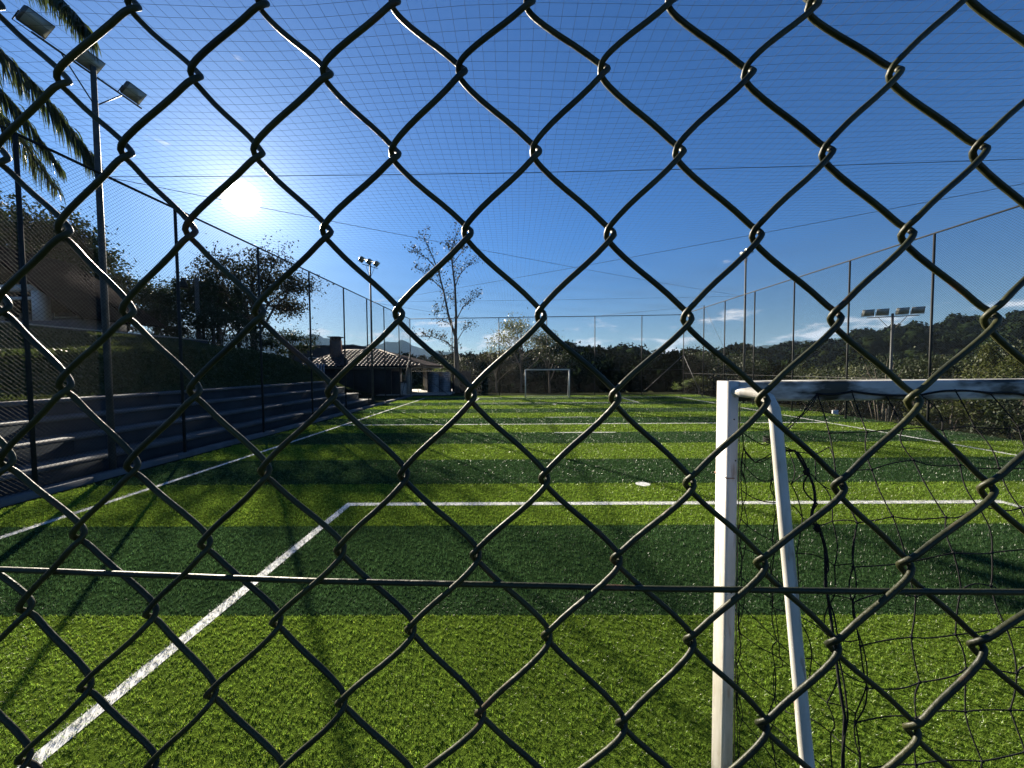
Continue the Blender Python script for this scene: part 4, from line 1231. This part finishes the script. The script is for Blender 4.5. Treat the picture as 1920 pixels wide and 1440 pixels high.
def tile_face(f, per, rows, nm):
    """rows of barrel tiles laid up the slope; each course sits proud of the one below"""
    a, b, c, d = [np.array(p, float) for p in f]
    e = b - a; L = np.linalg.norm(e); e /= L
    ridge_mid = (c + d) / 2; up = ridge_mid - a; up -= e * (up @ e); Hs = np.linalg.norm(up); up /= Hs
    nrm = np.cross(e, up); nrm *= np.sign(nrm[2])
    sL, sR = (d - a) @ e, (c - a) @ e
    out = MB(); cnt = 0
    ncol = int(L / per)
    for i in range(ncol):
        s = (i + .5) * L / ncol
        # usable height at this column
        hmax = Hs
        if s < sL: hmax = Hs * s / sL
        if s > sR: hmax = Hs * (L - s) / (L - sR)
        nr = int(rows * hmax / Hs)
        for r_ in range(nr):
            u0 = r_ * Hs / rows - .03; u1 = (r_ + 1) * Hs / rows
            w = per * .42; vs = []
            for (u, lift) in ((u0, .05), (u1, .025)):
                for k in range(4):
                    th = math.pi * k / 3
                    vs.append(a + e * (s + w * math.cos(th)) + up * u + nrm * (lift * 1.6 + .11 * math.sin(th)))
            out.add(vs, [(k, k + 1, 5 + k, 4 + k) for k in range(3)]); cnt += 1
    tag(out.build(nm, 'roof_tile', rf), kind='stuff')


tile_face(faces[0], .32, 11, 'roof_tiles'); tile_face(faces[2], .32, 11, 'roof_tiles')
for p, q in (((EX0, EY0, EZ), (RX0, RY, RZ)), ((EX1, EY0, EZ), (RX1, RY, RZ)), ((RX0, RY, RZ), (RX1, RY, RZ)), ((EX1, EY1, EZ), (RX1, RY, RZ))):
    MB().tube([(p[0], p[1], p[2] + .06), (q[0], q[1], q[2] + .06)], .09, 8).build('ridge_cap', 'roof_tile', rf)
MB().box(-17.2, -11.0, 31.6, 37.2, -.1, EZ - .125).build('wall', 'grey_plaster', pv)
for k in range(4):
    xa = -16.2 + k * 1.55
    MB().box(xa, xa + 1.5, 31.02, 31.06, .02, 2.05).build('shade_screen', 'dark_screen', pv)
MB().box(-10.0, -9.3, 31.0, 31.04, .02, 1.9).build('shade_screen', 'dark_screen', pv)
MB().box(-8.85, -8.5, 31.2, 31.55, -.1, EZ - .125).build('column', 'cream_plaster', pv)
MB().box(-8.85, -8.5, 36.8, 37.15, -.1, EZ - .125).build('column', 'cream_plaster', pv)
MB().box(-9.9, -8.86, 31.25, 31.9, -.1, .95).build('counter', 'white_plaster', pv)
MB().box(-10.0, -8.8, 31.15, 32.0, .952, 1.02).build('counter_top', 'concrete', pv)
tag(MB().box(-11, -5.2, 30.2, 39, .0, .03).build('paved_floor', 'paving'), kind='structure')
chx, chy = -15.35, 32.9
MB().box(chx - .36, chx + .36, chy - .36, chy + .36, 2.3, 4.55).build('chimney', 'brick_work', rf)
for dx in (-.27, 0, .27): MB().box(chx + dx - .07, chx + dx + .07, chy - .33, chy + .33, 4.552, 4.80).build('chimney_pier', 'brick_work', rf)
MB().box(chx - .50, chx + .50, chy - .50, chy + .50, 4.802, 4.88).build('chimney_cap', 'concrete', rf)

ax = thing('flat_roofed_annexe', (-19, 37, 0), 'plain grey flat roofed block left of the tiled pavilion', 'building')
MB().box(-22.5, -15.9, 38.05, 44, -.1, 4.35).build('wall', 'grey_plaster', ax)
MB().box(-22.6, -15.8, 37.95, 44.1, 4.352, 4.50).build('parapet', 'concrete', ax)
for xx in (-20.5, -18.2):
    w_ = MB().box(xx, xx + 1.0, 37.98, 38.045, 2.4, 3.3).build('window', 'white_plaster', ax)
    MB().box(xx + .06, xx + .94, 37.955, 37.975, 2.46, 3.24).build('pane', 'window_glass', w_)

# corrugated metal sheets right of the pavilion
cs = thing('corrugated_fence', (-6.2, 33.4, 0), 'grey horizontal corrugated metal sheet fence between pavilion and thin tree', 'fence')
for k in range(2):
    xa = -7.55 + k * .98; v = []; nz = 36
    for i in range(nz + 1):
        z = .05 + 1.75 * i / nz; yy_ = 33.2 + .03 * math.sin(i * 2 * math.pi / 4)
        v += [(xa, yy_, z), (xa + .95, yy_, z), (xa, yy_ + .012, z), (xa + .95, yy_ + .012, z)]
    q = []
    for i in range(nz):
        b = 4 * i; q += [(b, b + 1, b + 5, b + 4), (b + 2, b + 6, b + 7, b + 3), (b, b + 4, b + 6, b + 2), (b + 1, b + 3, b + 7, b + 5)]
    MB().add(v, q).build('metal_sheet', 'metal_sheet', cs, True)
for x in (-7.6, -6.6, -5.6): MB().tube([(x, 33.3, 0), (x, 33.3, 1.9)], .04, 8).build('post', 'dark_post_paint', cs)
MB().box(-5.5, -3.9, 33.9, 34.0, 0, 1.85).build('dark_panel', 'dark_screen', cs)
grow(-8.25, 32.6, .03, .75, .55, .33, 150, .02, 'fresh_leaf', 500, .10, 'potted_plant', 'low green plants beside the paved floor near the pavilion', 'plant', nl=5, fork=.05)

# beyond the right fence: stakes, small white items, cottage
for k, (px, lean, hh) in enumerate(((14.55, -.25, .95), (14.75, -.12, 1.0), (14.95, -.10, .9), (15.3, .04, .85), (15.45, .34, 1.0), (14.4, -.35, .8))):
    y = 15.6 + .1 * k
    zb = float(ground_h(np.float64(px), np.float64(y)))
    tag(MB().tube([(px, y, zb - .1), (px + lean, y + .05, zb + hh)], .018, 6).build('wooden_stake', 'timber'), 'thin pale leaning stake in the bed beyond the right fence', 'stake', 'pale stakes beyond the right fence')
tag(MB().rbox(16.0, 16.28, 19.4, 19.5, -.9, -.15, .02).box(16.02, 16.26, 19.15, 19.4, -.62, -.58).build('white_chair', 'white_plaster'), 'small white plastic seat seen through the right fence', 'chair')
ct = thing('white_cottage', (37.3, 100, -6), 'tiny white cottage in the valley beyond the far right corner', 'house')
czb = -5.6
MB().box(36.0, 38.9, 100, 103, czb - 2, czb + 1.0).build('wall', 'white_plaster', ct)
MB().add([(35.8, 99.8, czb + 1.0), (39.1, 99.8, czb + 1.0), (39.1, 103.2, czb + 1.0), (35.8, 103.2, czb + 1.0), (35.8, 101.5, czb + 1.6), (39.1, 101.5, czb + 1.6)],
         [(0, 1, 5, 4), (2, 3, 4, 5), (0, 3, 2, 1)], [(0, 4, 3), (1, 2, 5)]).build('roof', 'grey_plaster', ct)
for x in (36.6, 37.9):
    w_ = MB().box(x, x + .45, 99.96, 99.998, czb + .2, czb + .75).build('window', 'dark_screen', ct)

# ------------------------------------------------------------------ haze
hm = bpy.data.materials.new('haze'); hm.use_nodes = True
hn = hm.node_tree.nodes; hn.clear()
ho = hn.new('ShaderNodeOutputMaterial'); hv = hn.new('ShaderNodeVolumePrincipled')
hv.inputs['Color'].default_value = (.36, .62, 1.0, 1); hv.inputs['Density'].default_value = 0.7e-4; hv.inputs['Anisotropy'].default_value = 0.1
hm.node_tree.links.new(hv.outputs[0], ho.inputs['Volume'])
MATS['haze'] = hm
hz_o = MB().box(-4400, 4400, -4400, 4400, -60, 300).build('haze', 'haze')
tag(hz_o, 'pale blue air haze over the valley and hills', 'haze', kind='stuff')
